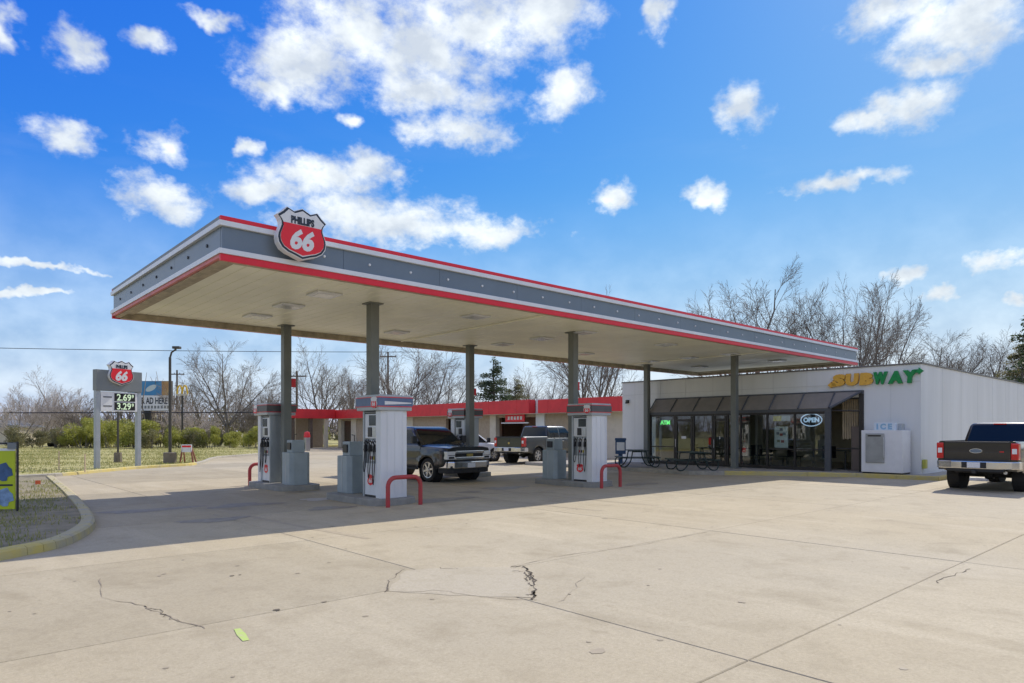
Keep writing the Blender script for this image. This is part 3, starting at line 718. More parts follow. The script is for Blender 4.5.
# front wall with the glazed opening: opening from yo0 to yo1
yo0, yo1, zo = 1.95, 11.15, 2.95
MB().bb(0, .25, 0, yo0, 0, WH).build('wall', M_wall, store)
MB().bb(0, .25, yo1, LV, 0, WH).build('wall', M_wall, store)
MB().bb(.004, .25, yo0, yo1, zo, WH).build('wall', M_wall, store)
MB().bb(.25, LU, 0, .25, 0, WH).build('wall', M_wall, store)
MB().bb(.25, LU, LV-.25, LV, 0, WH).build('wall', M_wall, store)
MB().bb(LU-.25, LU-.001, .25, LV-.25, 0, WH-.002).build('wall', M_wall, store)
MB().bb(.25, LU-.25, .25, LV-.25, WH-.4, WH-.3).build('roof', M_sigr, store)
for (x0, x1, y0, y1) in ((-.04, LU+.04, -.04, .29), (-.04, LU+.04, LV-.29, LV+.04), (-.04, .29, .291, LV-.291), (LU-.29, LU+.04, .291, LV-.291)):
    MB().bb(x0, x1, y0, y1, WH+.001, WH+.055).build('coping', mat('coping_metal', (.16, .15, .14), .5, .3, var=.15, scale=5), store, bevel=.008)
for k in range(1, 9): MB().bb(k*2.44-.008, k*2.44+.008, -.004, .003, .02, WH-.02).build('panel_joint', mat('joint_grey', (.6, .6, .57), .8), store)
for yy in (0.98, 12.55): MB().bb(-.004, .003, yy-.006, yy+.006, .02, WH-.02).build('panel_joint', MATS['joint_grey'], store)
for k in range(7): MB().bb(-.004, .007, yo0+.7+k*1.4-.005, yo0+.7+k*1.4+.005, zo+.02, WH-.02).build('panel_joint', MATS['joint_grey'], store)
MB().bb(-.012, .0, .02, LV-.02, 3.44, 3.455).build('wall_reveal', MATS['joint_grey'], store)
# interior
MB().bb(.26, 9, .26, LV-.26, .02, .15).build('floor', mat('shop_floor', (.42, .37, .30), .4, var=.2, scale=2), store)
MB().bb(7, 7.2, .26, LV-.26, .16, WH-.41).build('inner_wall', mat('inner_wall_paint', (.62, .52, .38), .8, var=.1, scale=1), store)
MB().bb(.3, 7, .26, LV-.26, 2.98, 3.05).build('inner_ceiling', mat('inner_ceiling_paint', (.7, .69, .65), .8), store)
# glazed front (projects a little), lean-to awning above
gx = -.62
yA, yB = yo0+.55, yo1
def gpx(px):
    k = (px-512)/F; return (WU+gx)*(cT-k*sT)/(k*cT+sT)-WV0
mull = [gpx(828)]+[gpx(q) for q in (795, 767.5, 741, 728, 713, 694, 675)]+[yB]
yA = mull[0]
zg = 2.42
MB().bb(gx-.05, gx+.05, yA-.12, yB+.06, zg, zg+.14).build('front_beam', M_slate, store, bevel=.01)
for k, y in enumerate(mull):
    w = .11 if k == 0 else .035
    MB().bb(gx-.05, gx+.05, y-w, y+w, .14, zg).build('post' if k == 0 else 'mullion', M_slate if k == 0 else M_bronze, store, bevel=.008)
for a, b in zip(mull[:-1], mull[1:]):
    MB().bb(gx-.035, gx+.035, a+.036, b-.036, .15, .27).build('sill_rail', M_bronze, store)
    MB().bb(gx-.035, gx+.035, a+.036, b-.036, zg-.09, zg-.001).build('head_rail', M_bronze, store)
    MB().bb(gx-.006, gx+.006, a+.036, b-.036, .27, zg-.09).build('pane', M_glass, store)
for (a, b) in ((mull[0], mull[1]), (mull[1], mull[2]), (mull[7], mull[8])):
    MB().bb(gx-.03, gx+.03, a+.036, b-.036, .92, .97).build('mid_rail', M_bronze, store)
# double doors in bay 5-6
for (a, b) in ((mull[4], mull[5]), (mull[6], mull[7])):
    MB().bb(gx-.055, gx-.036, a+.05, a+.14, .2, zg-.1).build('door_stile', M_bronze, store)
    MB().bb(gx-.055, gx-.036, b-.14, b-.05, .2, zg-.1).build('door_stile', M_bronze, store)
    MB().bb(gx-.055, gx-.036, a+.141, b-.141, .2, .40).build('door_rail', M_bronze, store)
    MB().bb(gx-.055, gx-.036, a+.141, b-.141, 2.1, 2.2).build('door_rail', M_bronze, store)
    MB().tube([(gx-.1, b-.1, .95), (gx-.1, b-.1, 1.3)], .014, 6).build('door_handle', M_alu, store)
    MB().bb(gx-.011, gx-.007, a+.4, b-.35, 1.32, 1.44).build('door_sticker', M_signw, store)
# near end of the lean-to: frame, corner post, slatted blind behind, brown panel
MB().bb(-.07, .10, yo0-.05, yo0+.11, .14, zo+.12).build('post', M_bronze, store, bevel=.01)
MB().bb(-.07, .10, yo1+.0, yo1+.12, .14, zo+.12).build('post', M_bronze, store, bevel=.01)
MB().bb(-.10, .06, yo0-.05, yo1+.12, zo+.121, zo+.26).build('head_beam', M_slate, store, bevel=.01)
MB().tube([(-.02, yo0+.03, 2.42), (gx, yA, 2.46)], .03, 6).build('end_rail', M_bronze, store)
MB().tube([(-.02, yo0+.03, 1.0), (gx+.3, yA-.2, 1.0)], .02, 6).build('end_rail', M_bronze, store)
for k in range(9):
    y = yo0+.16+k*.085
    MB().bb(.42, .45, y, y+.055, 1.35+.03*(k % 2), 2.9).build('slat', mat('wood_slat', (.55, .42, .26), .6, var=.15, scale=4), store)
MB().bb(.30, .34, yo0+.13, yo0+.52, .16, 1.0).build('brown_panel', mat('brown_laminate', (.20, .15, .12), .5, var=.1, scale=3), store)
MB().bb(.30, .34, yo0+.13, yo0+.52, 1.03, 1.85).build('brown_panel', MATS['brown_laminate'], store)
# sloped awning: frame bars and separate panels
zt_, zb_ = zo+.20, zg+.13
xa, xb = -.12, gx-.06
nb = 7; ys = [yA-.05+k*(yB+.06-yA+.05)/nb for k in range(nb+1)]
for k in range(nb):
    a, b = ys[k]+.03, ys[k+1]-.03
    off = .0
    MB().add([(xa, a, zt_), (xa, b, zt_), (xb, b, zb_), (xb, a, zb_), (xa, a, zt_-.03), (xa, b, zt_-.03), (xb+.02, b, zb_-.03), (xb+.02, a, zb_-.03)],
             [(0, 1, 2, 3), (7, 6, 5, 4), (0, 4, 5, 1), (1, 5, 6, 2), (2, 6, 7, 3), (3, 7, 4, 0)]).build('awning_panel', M_awn, store)
for y in ys:
    MB().tube([(xa-.01, y, zt_+.01), (xb-.01, y, zb_+.01)], .035, 4).build('awning_rib', M_slate, store)
# hip at the near end
MB().add([(xa, ys[0]-.03, zt_), (xa, yo0+.02, zt_), (xb, ys[0]-.03, zb_)], [(0, 1, 2)]).build('awning_hip', M_awn, store)
MB().tube([(xa, yo0+.02, zt_), (xb, ys[0]-.04, zb_)], .05, 6).build('awning_hip_bar', M_slate, store)
# things fixed to the wall
def fixed(name, label, cat, mb, m): return tag(mb.build(name, m, None, bevel=.006), label, cat)
# store lettering
sgn = thing('store_sign', 'yellow and green SUBWAY channel letter sign on the store wall', 'sign', (WU, 9.6, 3.62))
M_subY = mat('letter_yellow', (.72, .40, .05), .45, var=.08, scale=6); M_subG = mat('letter_green', (.0, .24, .05), .45, var=.08, scale=6)
def vpx(px):   # v on the store wall at a pixel column
    k = (px-512)/F; return WU*(cT-k*sT)/(k*cT+sT)
span = [vpx(833), vpx(919)]
lw = (span[0]-span[1]); cy0 = span[0]-9.6
for i, ch in enumerate('SUBWAY'):
    k = (i+.5)/6; me = text_mesh(ch, .66, 0.08, .055, .05, 1.0)
    co = np.empty(len(me.vertices)*3, np.float32); me.vertices.foreach_get('co', co); co = co.reshape(-1, 3)
    ex = co.max(0)-co.min(0); co[:, 0] *= (lw/6*.98)/ex[0]; co[:, 1] *= .46/ex[1]; me.vertices.foreach_set('co', co.ravel()); me.update()
    o = put('letter', me, M_subY if i < 3 else M_subG, sgn, (-.07, cy0-k*lw, .0)); o.rotation_euler = (R(90), 0, -R(90))
# arrows of the S and the Y
MB().prism([(cy0+.02, -.24), (cy0-.16, -.24), (cy0-.16, -.10), (cy0+.02, -.10), (cy0+.02, -.05), (cy0+.16, -.17), (cy0+.02, -.29)], -.12, -.02, 'yz').build('letter_arrow', M_subY, sgn)
e = cy0-lw
MB().prism([(e-.02, .24), (e+.14, .24), (e+.14, .12), (e-.02, .12), (e-.02, .06), (e-.17, .18), (e-.02, .30)], -.12, -.02, 'yz').build('letter_arrow', M_subG, sgn)
# ice merchandiser
iv0, iv1 = vpx(912)+.0, vpx(864)
ice = thing('ice_freezer', 'white outdoor ice freezer with grey door against the store wall', 'freezer', (WU-.52, (iv0+iv1)/2-.12, .14))
wI = (iv0-iv1) if iv0 > iv1 else iv1-iv0; wI = abs(wI)*.84; hI = 1.56
MB().bb(-.42, .42, -wI/2, wI/2, .06, hI).build('cabinet', M_white, ice, bevel=.02)
MB().bb(-.38, .40, -wI/2+.03, wI/2-.03, 0, .06).build('plinth', M_black, ice)
d = MB().bb(-.47, -.42, -.10, .52, .40, 1.45).build('door', mat('ice_door_grey', (.36, .37, .36), .35, .4, var=.12, scale=4), ice, bevel=.03)
MB().bb(-.482, -.468, .0, .44, 1.34, 1.39).build('door_badge', M_bronze, d)
MB().tube([(-.468, -.08, .55), (-.51, -.1, .6), (-.51, -.1, 1.25), (-.468, -.08, 1.3)], .015, 6).build('handle', M_alu, d)
tp = MB().bb(-.30, -.1, -.40, .30, hI+.002, hI+.27).build('topper', mat('topper_white', (.66, .73, .78), .4), ice, bevel=.02)
text_obj('topper_lettering', 'ICE', mat('ice_blue', (.28, .48, .64), .4), ice, (-.303, -.05, hI+.135), '-x', .26, bold=.016, ext=.004, space=1.5)
MB().bb(-.08, .2, -.56, -.42, hI+.002, hI+.24).build('compressor_cover', M_pgrey, ice, bevel=.02)
# small yellow box near the corner
tag(MB().bb(WU+.1, WU+.32, WV0-.12, WV0-.004, .34, .66).build('utility_box', mat('utility_yellow', (.55, .5, .06), .5, col2=(.35, .42, .1), scale=9), None, bevel=.02), 'small yellow utility box low on the store corner', 'utility box')
vl = vpx(628)
wl = thing('wall_lamp', 'small dark wall lamp high on the left of the store front', 'lamp', (WU, vl, 3.05)); MB().bb(-.10, -.0, -.08, .08, 0, .16).build('housing', M_bronze, wl, bevel=.02); MB().bb(-.14, -.10, -.06, .06, -.03, .06).build('shade', M_bronze, wl, bevel=.01)
# neon and posters in the windows
def pane_sign(name, label, px0, px1, py0, py1, m, dx=.0):
    X = WU+gx+.03+dx
    def at(px, py):
        k = (px-512)/F; v = X*(cT-k*sT)/(k*cT+sT); yc = X*sT+v*cT; return v, ZH(py, yc)
    a, z1 = at(px0, py0); b, z0 = at(px1, py1)
    t = thing(name, label, 'sign', (X, (a+b)/2, (z0+z1)/2)); w, h = abs(a-b), abs(z1-z0)
    return t, w, h
t, w, h = pane_sign('neon_sign', 'green neon ATM sign in the leftmost store window', 660, 670.5, 419.5, 425.5, None)
MB().bb(.0, .02, -w/2, w/2, -h/2, h/2).build('backing', M_black, t)
text_obj('lettering', 'ATM', mat('neon_green', (.1, .6, .1), .4, emis=(.15, .8, .2, .9)), t, (-.012, 0, 0), '-x', h*.9, bold=.012, ext=.006)
t, w, h = pane_sign('open_sign', 'oval OPEN sign glowing in the right store window', 801, 822, 414, 426, None)
q = [(w/2*math.cos(k*R(15)), h/2*math.sin(k*R(15))) for k in range(24)]
MB().prism(q, 0, .03, 'yz').build('backing', M_navy, t)
MB().tube([(-.01, a, b) for a, b in q+q[:1]], .02, 5).build('neon_ring', mat('neon_pale', (.4, .6, .8), .4, emis=(.5, .65, .9, .45)), t)
text_obj('lettering', 'OPEN', MATS['neon_pale'], t, (-.015, 0, 0), '-x', h*.5, bold=.012, ext=.006)
t, w, h = pane_sign('window_banner', 'yellow and white SUBWAY strip hung in the store window', 773, 790, 416, 421, None)
MB().bb(0, .012, 0, w/2, -h/2, h/2).build('yellow_half', mat('banner_yellow', (.85, .66, .02), .5), t); MB().bb(0, .012, -w/2, -.001, -h/2, h/2).build('white_half', M_signw, t)
t, w, h = pane_sign('window_poster', 'large white menu poster with sandwich pictures in the store window', 774.5, 788, 426.5, 448, None)
MB().bb(0, .01, -w/2, w/2, -h/2, h/2).build('sheet', M_signw, t)
for k, (a, b, cm) in enumerate(((.25, .18, (.2, .22, .28)), (0, .12, (.45, .1, .08)), (-.22, .16, (.3, .33, .38)), (.2, -.18, (.35, .3, .2)), (-.1, -.2, (.4, .12, .1)), (0, .36, (.12, .14, .2)))):
    MB().bb(-.004, -.001, a*w-.11*w, a*w+.11*w, b*h-.06*h, b*h+.06*h).build('picture', mat('poster%d' % k, cm, .6), t)
# tables seen through the glass
for k, yy in enumerate((3.0, 4.4, 6.1, 7.6, 9.0)):
    tb = thing('cafe_table', ['small cafe table behind the pane right of the white poster', 'small cafe table behind the white poster', 'small cafe table behind the column before the store', 'small cafe table behind the store door', 'small cafe table behind the left store windows'][k], 'table', (WU+1.1+.3*(k % 2), WV0+yy, .15))
    MB().bb(-.35, .35, -.35, .35, .72, .75).build('table_top', M_bronze, tb, bevel=.01); MB().tube([(0, 0, .02), (0, 0, .72)], .035, 8).build('leg', M_black, tb); MB().bb(-.25, .25, -.25, .25, 0, .025).build('foot', M_black, tb)
    for s in (-1, 1):
        MB().bb(-.2, .2, s*.62-.2, s*.62+.2, .43, .46).build('seat', M_bronze, tb)
        MB().bb(-.2, .2, s*.82-.015, s*.82+.015, .43, .9).build('backrest', M_bronze, tb)
        for q in (-.17, .17): MB().tube([(q, s*.62, 0), (q, s*.62, .43)], .015, 5).build('seat_leg', M_black, tb)

# walk before the store
wk = [(22.6, 24.0), (22.3, 14.5), (23.9, 12.4), (25.5, 9.6), (25.75, 7.05), (49, 7.05), (49, 7.86), (26.67, 7.855), (26.67, 24)]
walk = struct(MB().prism([(22.7, 24.0), (22.4, 14.55), (23.98, 12.46), (25.6, 9.63), (25.85, 7.15)]+[(49, 7.15)]+wk[6:], -.03, .14).build('sidewalk', M_walk))
kp = [Vector((a, b, 0)) for a, b in wk[:6]]; kpd = []
for a, b in zip(kp[:-1], kp[1:]):
    n = max(1, round((b-a).length/1.5)); kpd += [a.lerp(b, k/n) for k in range(n)]
kpd.append(kp[-1])
kerb_run(kpd, .15, .15, lambda i: M_kerb if kpd[i].y > 14.2 or kpd[i].x > 26 else M_kerby, walk, inward=1)
for v in (9.5, 11, 12.5, 14, 15.5, 17, 18.5, 20): MB().bb(max(22.5, 25.6-max(0, (v-9.5)*.7)) if v < 14.5 else 22.5, 26.0, v-.006, v+.006, .1395, .1415).build('joint', M_joint, walk)
# wheel stop behind the brown pickup
p = G(941, 480)
ws = MB(); ws.prism([(-.08, 0), (-.06, .1), (.06, .1), (.08, 0)], -.9, .9, 'xz'); o = ws.build('wheel_stop', M_white, None, bevel=.01); o.location = (p.x+.6, p.y-.35, .0); o.rotation_euler = (0, 0, 0)
tag(o, 'white concrete wheel stop beside the store corner', 'wheel stop')

# picnic tables
M_tbl = mat('table_green_black', (.012, .03, .025), .45, var=.2, scale=9)
def make_table(label):
    t = thing('picnic_table', label, 'table', group='picnic tables on the store walk')
    for k in range(6): MB().bb(-.74, .74, -.36+k*.122, -.36+k*.122+.11, .69, .73).build('top_slat', M_tbl, t)
    for s in (-1, 1):
        for k in range(2): MB().bb(-.74, .74, s*.72-.12+k*.125, s*.72-.01+k*.125, .40, .45).build('bench_slat', M_tbl, t)
    for x in (-.52, .52):
        pts = smooth_pts([(x, -.28, .69), (x, -.36, .3), (x, -.55, .05), (x, -.78, .06), (x, -.84, .3), (x, -.72, .41)], 4)
        for s in (1, -1): MB().tube([(a[0], s*a[1], a[2]) for a in pts], .026, 7).build('leg', M_tbl, t, smooth=True)
        MB().tube([(x, -.74, .40), (x, .74, .40)], .02, 6).build('crossbar', M_tbl, t)
        MB().tube([(x, -.30, .66), (x, .30, .66)], .02, 6).build('crossbar', M_tbl, t)
    return t
pt = make_table('dark green picnic table at the left end of the store walk')
q = G(637, 467, .14); pt.location = q; pt.rotation_euler = (0, 0, R(90-42))
p2 = copy_tree(pt); p2['label'] = 'dark green picnic table nearer the column before the store door'; q = G(692, 470.3, .14); p2.location = q; p2.rotation_euler = (0, 0, R(90-35))
# newspaper box
q = D(620.5, 31.5)
nb_ = thing('newspaper_box', 'blue newspaper box by the left corner of the store', 'newspaper box', (q.x, q.y, .14), R(-50))
M_nblue = mat('news_blue', (.025, .07, .16), .4, var=.1, scale=6)
MB().bb(-.24, .24, -.2, .2, .45, 1.08).build('cabinet', M_nblue, nb_, bevel=.02); MB().bb(-.26, .26, -.22, .22, 1.08, 1.2).build('coin_head', M_nblue, nb_, bevel=.03)
MB().bb(-.18, .18, -.215, -.2, .62, 1.0).build('window', M_signw, nb_); MB().bb(-.1, .1, -.1, .1, .03, .45).build('pedestal', M_nblue, nb_); MB().bb(-.2, .2, -.2, .2, 0, .03).build('foot', M_nblue, nb_)

# ------------------------------------------------------------------ vehicles (x forward, rear bumper at 0; y left; z up)
M_trim = mat('bumper_black', (.018, .018, .018), .6)
M_rim = mat('alloy', (.50, .50, .50), .25, .9, var=.1, scale=12)
M_plate = mat('plate_white', (.7, .71, .72), .4, var=.12, scale=40)
def make_wheel(parent, x, y, side, r=.40, w=.28, rim=.58, spokes=6, dark=False):
    wh = MB().lathe([(r*.3, side*.02), (r*.3, -side*w*.4), (r*rim*.98, -side*w*.42)], (x, y, r), 20, 'y').build('wheel', M_black, parent, smooth=True)
    MB().lathe([(r*rim, side*w*.42), (r*.80, side*w*.5), (r*.93, side*w*.45), (r, side*w*.26), (r, -side*w*.26), (r*.93, -side*w*.45), (r*rim, -side*w*.45)], (x, y, r), 36, 'y').build('tyre', M_rubber, wh, smooth=True, angle=50)
    rm = MB(); rm.lathe([(r*rim*1.005, side*w*.43), (r*rim*.93, side*w*.42), (r*rim*.90, side*w*.2), (r*.12, side*w*.12)], (x, y, r), 28, 'y')
    for k in range(spokes):
        a = 2*math.pi*k/spokes+.2
        c = Vector((x+math.cos(a)*r*rim*.52, y+side*w*.30, r+math.sin(a)*r*rim*.52))
        rm.box(c, (r*rim*.86, w*.16, r*.15), M=Matrix.Rotation(-a, 3, 'Y'))
    rm.lathe([(.001, side*w*.46), (r*.15, side*w*.45), (r*.19, side*w*.3)], (x, y, r), 14, 'y')
    rm.build('rim', M_bronze if dark else M_rim, wh)
    return wh
class Car:
    def __init__(s, **k): s.__dict__.update(k)
def make_vehicle(name, label, P):
    """P holds the main measures of the body"""
    t = thing(name, label, P.cat)
    L, hw = P.L, P.W/2; r = P.r; Ra = r*1.17
    def half(x):   # plan taper at nose and tail
        k = 1.0
        if x > L-.55: k -= .085*((x-(L-.55))/.55)**2.2
        if x < .25: k -= .03*((.25-x)/.25)**2
        return hw*k
    def ztop(x):   # body top line (bed rail, belt, bonnet)
        if x < P.bed_end: return P.z_rail
        if x < P.cowl: return P.z_belt
        f = (x-P.cowl)/(L-P.cowl); return P.z_cowl+(P.z_nose-P.z_cowl)*f**1.4
    def zbot(x):
        z = P.z_sill+(.05 if x < .5 or x > L-.4 else 0)
        for xa in (P.xr, P.xf):
            d = abs(x-xa)
            if d < Ra: z = max(z, r+math.sqrt(Ra*Ra-d*d)*.97)
        return z
    def prof(tt): # side curvature, tt 0 at sill to 1 at belt
        return 1-.035*max(0, (.25-tt)/.25)**1.5-.045*max(0, (tt-.72)/.28)**1.6-.012*math.exp(-((tt-.52)/.07)**2)
    def side_y(x, z):
        tt = (z-P.z_sill)/(ztop(x)-P.z_sill); y = half(x)*prof(min(1, max(0, tt)))
        for xa in (P.xr, P.xf):
            dd = math.hypot(x-xa, z-r)-Ra
            if 0 <= dd < .16: y += .028*(1-dd/.16)
        return y
    xs = set(np.linspace(.0, L, 84).round(3))
    for xa in (P.xr, P.xf):
        for q in np.linspace(-1, 1, 25): xs.add(round(xa+Ra*math.sin(q*math.pi/2)*.9999, 3))
    for b in (P.bed_end, P.cowl): xs |= {round(b-.004, 3), round(b+.004, 3)}
    if P.bed: xs |= {.07, .074}
    xs = sorted(x for x in xs if 0 <= x <= L)
    rings = []
    for x in xs:
        zb, zt = zbot(x), ztop(x); h = half(x); ring = []
        ring += [(0, zb+.02), (h*.7, zb+.02), (side_y(x, zb)-.05, zb+.005), (side_y(x, zb)-.012, zb)]
        zl = zt-.045
        for q in (.02, .12, .25, .4, .55, .7, .85, 1.0):
            z = zb+(zl-zb)*q; ring.append((side_y(x, z), z))
        y1 = side_y(x, zl)
        ring += [(y1-.012, zt-.018), (y1-.04, zt)]
        inbed = P.bed and .072 < x < P.bed_end
        if inbed: ring += [(y1-.10, zt+.002), (y1-.105, P.z_floor), (y1*.4, P.z_floor), (0, P.z_floor)]
        else:
            cr = (.045 if x > P.cowl else .0)
            ring += [(y1-.14, zt+cr*.35), (y1*.72, zt+cr*.75), (y1*.36, zt+cr), (0, zt+cr)]
        rings.append([(x, y, z) for y, z in ring]+[(x, -y, z) for y, z in ring[-2:0:-1]])
    n = len(rings[0]); mb = MB(); mb.v = [p for rr in rings for p in rr]
    mb.f = [(i*n+k, i*n+(k+1) % n, (i+1)*n+(k+1) % n, (i+1)*n+k) for i in range(len(rings)-1) for k in range(n)]
    mb.f += [tuple(range(n)), tuple((len(rings)-1)*n+k for k in range(n))[::-1]]
    mb.build('body', P.paint, t, smooth=True, angle=38)
    # cab
    zB, zR = P.z_belt-.02, P.z_roof
    def cab(z):
        f = (z-zB)/(zR-zB); fr = P.c_rear+P.c_rtilt*f; ff = P.c_front-P.c_ftilt*f; w = hw*(.945-.165*f**1.25); return fr, ff, w
    lv = [zB, zB+.12, zB+.25, zB+.38, zR-.10, zR-.045, zR-.012, zR]
    rr = []
    for i, z in enumerate(lv):
        a, b, w = cab(min(z, zR-.05)); ins = (0, 0, 0, 0, 0, .02, .07, .16)[i]
        a += ins; b -= ins*1.6; w -= ins*.9; rad = .12; ring = []
        for cx, cy, q0 in ((b-rad, w-rad, 0), (a+rad, w-rad, 90), (a+rad, -w+rad, 180), (b-rad, -w+rad, 270)):
            for q in range(0, 91, 18): ring.append((cx+rad*math.cos(R(q0+q)), cy+rad*math.sin(R(q0+q)), z))
        rr.append(ring)
    m = len(rr[0]); cb = MB(); cb.v = [p for q in rr for p in q]
    cb.f = [(i*m+k, i*m+(k+1) % m, (i+1)*m+(k+1) % m, (i+1)*m+k) for i in range(len(rr)-1) for k in range(m)]+[tuple((len(rr)-1)*m+k for k in range(m))]
    cabo = cb.build('cab', P.paint, t, smooth=True, angle=40)
    zw0, zw1 = P.z_belt+.035, zR-.115
    def side_glass(x0f, x1f, x0t, x1t, nm):
        for s in (-1, 1):
            g = MB(); vs = []
            for k in range(5):
                z = zw0+(zw1-zw0)*k/4; a, b, w = cab(z); f = k/4
                vs += [(x0f+(x0t-x0f)*f, s*(w+.007), z), (x1f+(x1t-x1f)*f, s*(w+.007), z)]
            g.add(vs, [(2*i, 2*i+1, 2*i+3, 2*i+2) for i in range(4)]).build(nm, M_carglass, cabo)
    a0, b0, _ = cab(zw0); a1, b1, _ = cab(zw1)
    md = P.x_bpillar
    side_glass(md+.05, b0-.24, md+.05, b1-.12, 'front_window')
    side_glass(a0+.20, md-.05, a1+.16, md-.05, 'rear_side_window')
    for end, nm in ((1, 'windscreen'), (0, 'rear_window')):
        vs = []
        for k in range(5):
            z = zw0+(zw1+.04-zw0)*k/4; a, b, w = cab(z); x = b+.006 if end else a-.006
            for q in (-1, -.4, .4, 1): vs.append((x, q*(w-.11), z))
        MB().add(vs, [(4*i+j, 4*i+j+1, 4*i+j+5, 4*i+j+4) for i in range(4) for j in range(3)]).build(nm, M_carglass, cabo, smooth=True)
    a, b, w = cab(zR-.05)
    MB().bb(a-.03, a+.02, -.16, .16, zR-.062, zR-.02).build('brake_light', M_tail, cabo, bevel=.008)
    # underbody
    MB().bb(.35, L-.35, -hw*.62, hw*.62, P.z_sill-.04, P.z_sill+.45).build('underbody', M_trim, t)
    MB().tube([(P.xr, -hw+.2, r), (P.xr, hw-.2, r)], .07, 8).build('axle', M_trim, t)
    MB().lathe([(.001, -.12), (.12, -.1), (.16, 0), (.12, .1), (.001, .12)], (P.xr, 0, r), 10, 'y').build('differential', M_trim, t, smooth=True)
    for s in (-1, 1):
        for xw in (P.xr, P.xf): make_wheel(t, xw, s*(hw-.155), s, r, .27, P.rim, P.spokes, False)
        # seams, handles, mirror, sill step, arch lips
        for xx in (a0+.16, md, b0-.02):
            vs = []
            for k in range(9):
                z = P.z_sill+.06+(P.z_belt-.06-P.z_sill-.06)*k/8; y = side_y(xx, z)+.0025; vs += [(xx-.004, s*y, z), (xx+.004, s*y, z)]
            MB().add(vs, [(2*i, 2*i+1, 2*i+3, 2*i+2) for i in range(8)]).build('door_seam', M_dark, t)
        for xx in (a0+.34, md+.18):
            z = P.z_belt-.16; y = side_y(xx, z); MB().bb(xx-.10, xx+.10, min(s*(y-.01), s*(y+.03)), max(s*(y-.01), s*(y+.03)), z-.018, z+.018).build('door_handle', P.handle, t, bevel=.008)
        xm = b0-.22; zm = P.z_belt+.16
        mr = MB().bb(xm-.07, xm+.05, min(s*(hw*.98), s*(hw*.98+.2)), max(s*(hw*.98), s*(hw*.98+.2)), zm-.12, zm+.14).build('mirror', P.mirror, t, bevel=.03)
        MB().tube([(xm+.03, s*hw*.88, zm-.12), (xm, s*(hw*1.0), zm-.04)], .03, 6).build('mirror_arm', M_trim, mr)
        MB().bb(P.xr+Ra+.1, P.xf-Ra-.1, min(s*(hw-.11), s*(hw-.01)), max(s*(hw-.11), s*(hw-.01)), P.z_sill-.05, P.z_sill+.012).build('side_step', P.step, t, bevel=.015)
        for xa in (P.xr, P.xf):
            vs = []; nn = 20
            for k in range(nn+1):
                q = math.pi*k/nn; cx, cz = xa+Ra*math.cos(q), r+Ra*math.sin(q)*.97; cz = max(cz, P.z_sill+.02)
                y = side_y(cx, cz)
                vs += [(cx, s*(y+.006), cz), (xa+(Ra+.05)*math.cos(q), s*(y+.012), max(P.z_sill+.02, r+(Ra+.05)*math.sin(q))), (cx, s*(y-.14), cz)]
            fs = []
            for i in range(nn): fs += [(3*i, 3*i+1, 3*i+4, 3*i+3), (3*i, 3*i+3, 3*i+5, 3*i+2)]
            MB().add(vs, fs).build('arch_lip', P.lip, t)
            MB().lathe([(Ra*.995, -s*.0), (Ra*.995, -s*.3), (.1, -s*.32)], (xa, s*(hw-.04), r), 24, 'y').build('wheel_well', M_dark, t)
    P.front(t, P, side_y) if P.front else None
    P.rear(t, P, side_y) if P.rear else None
    return t

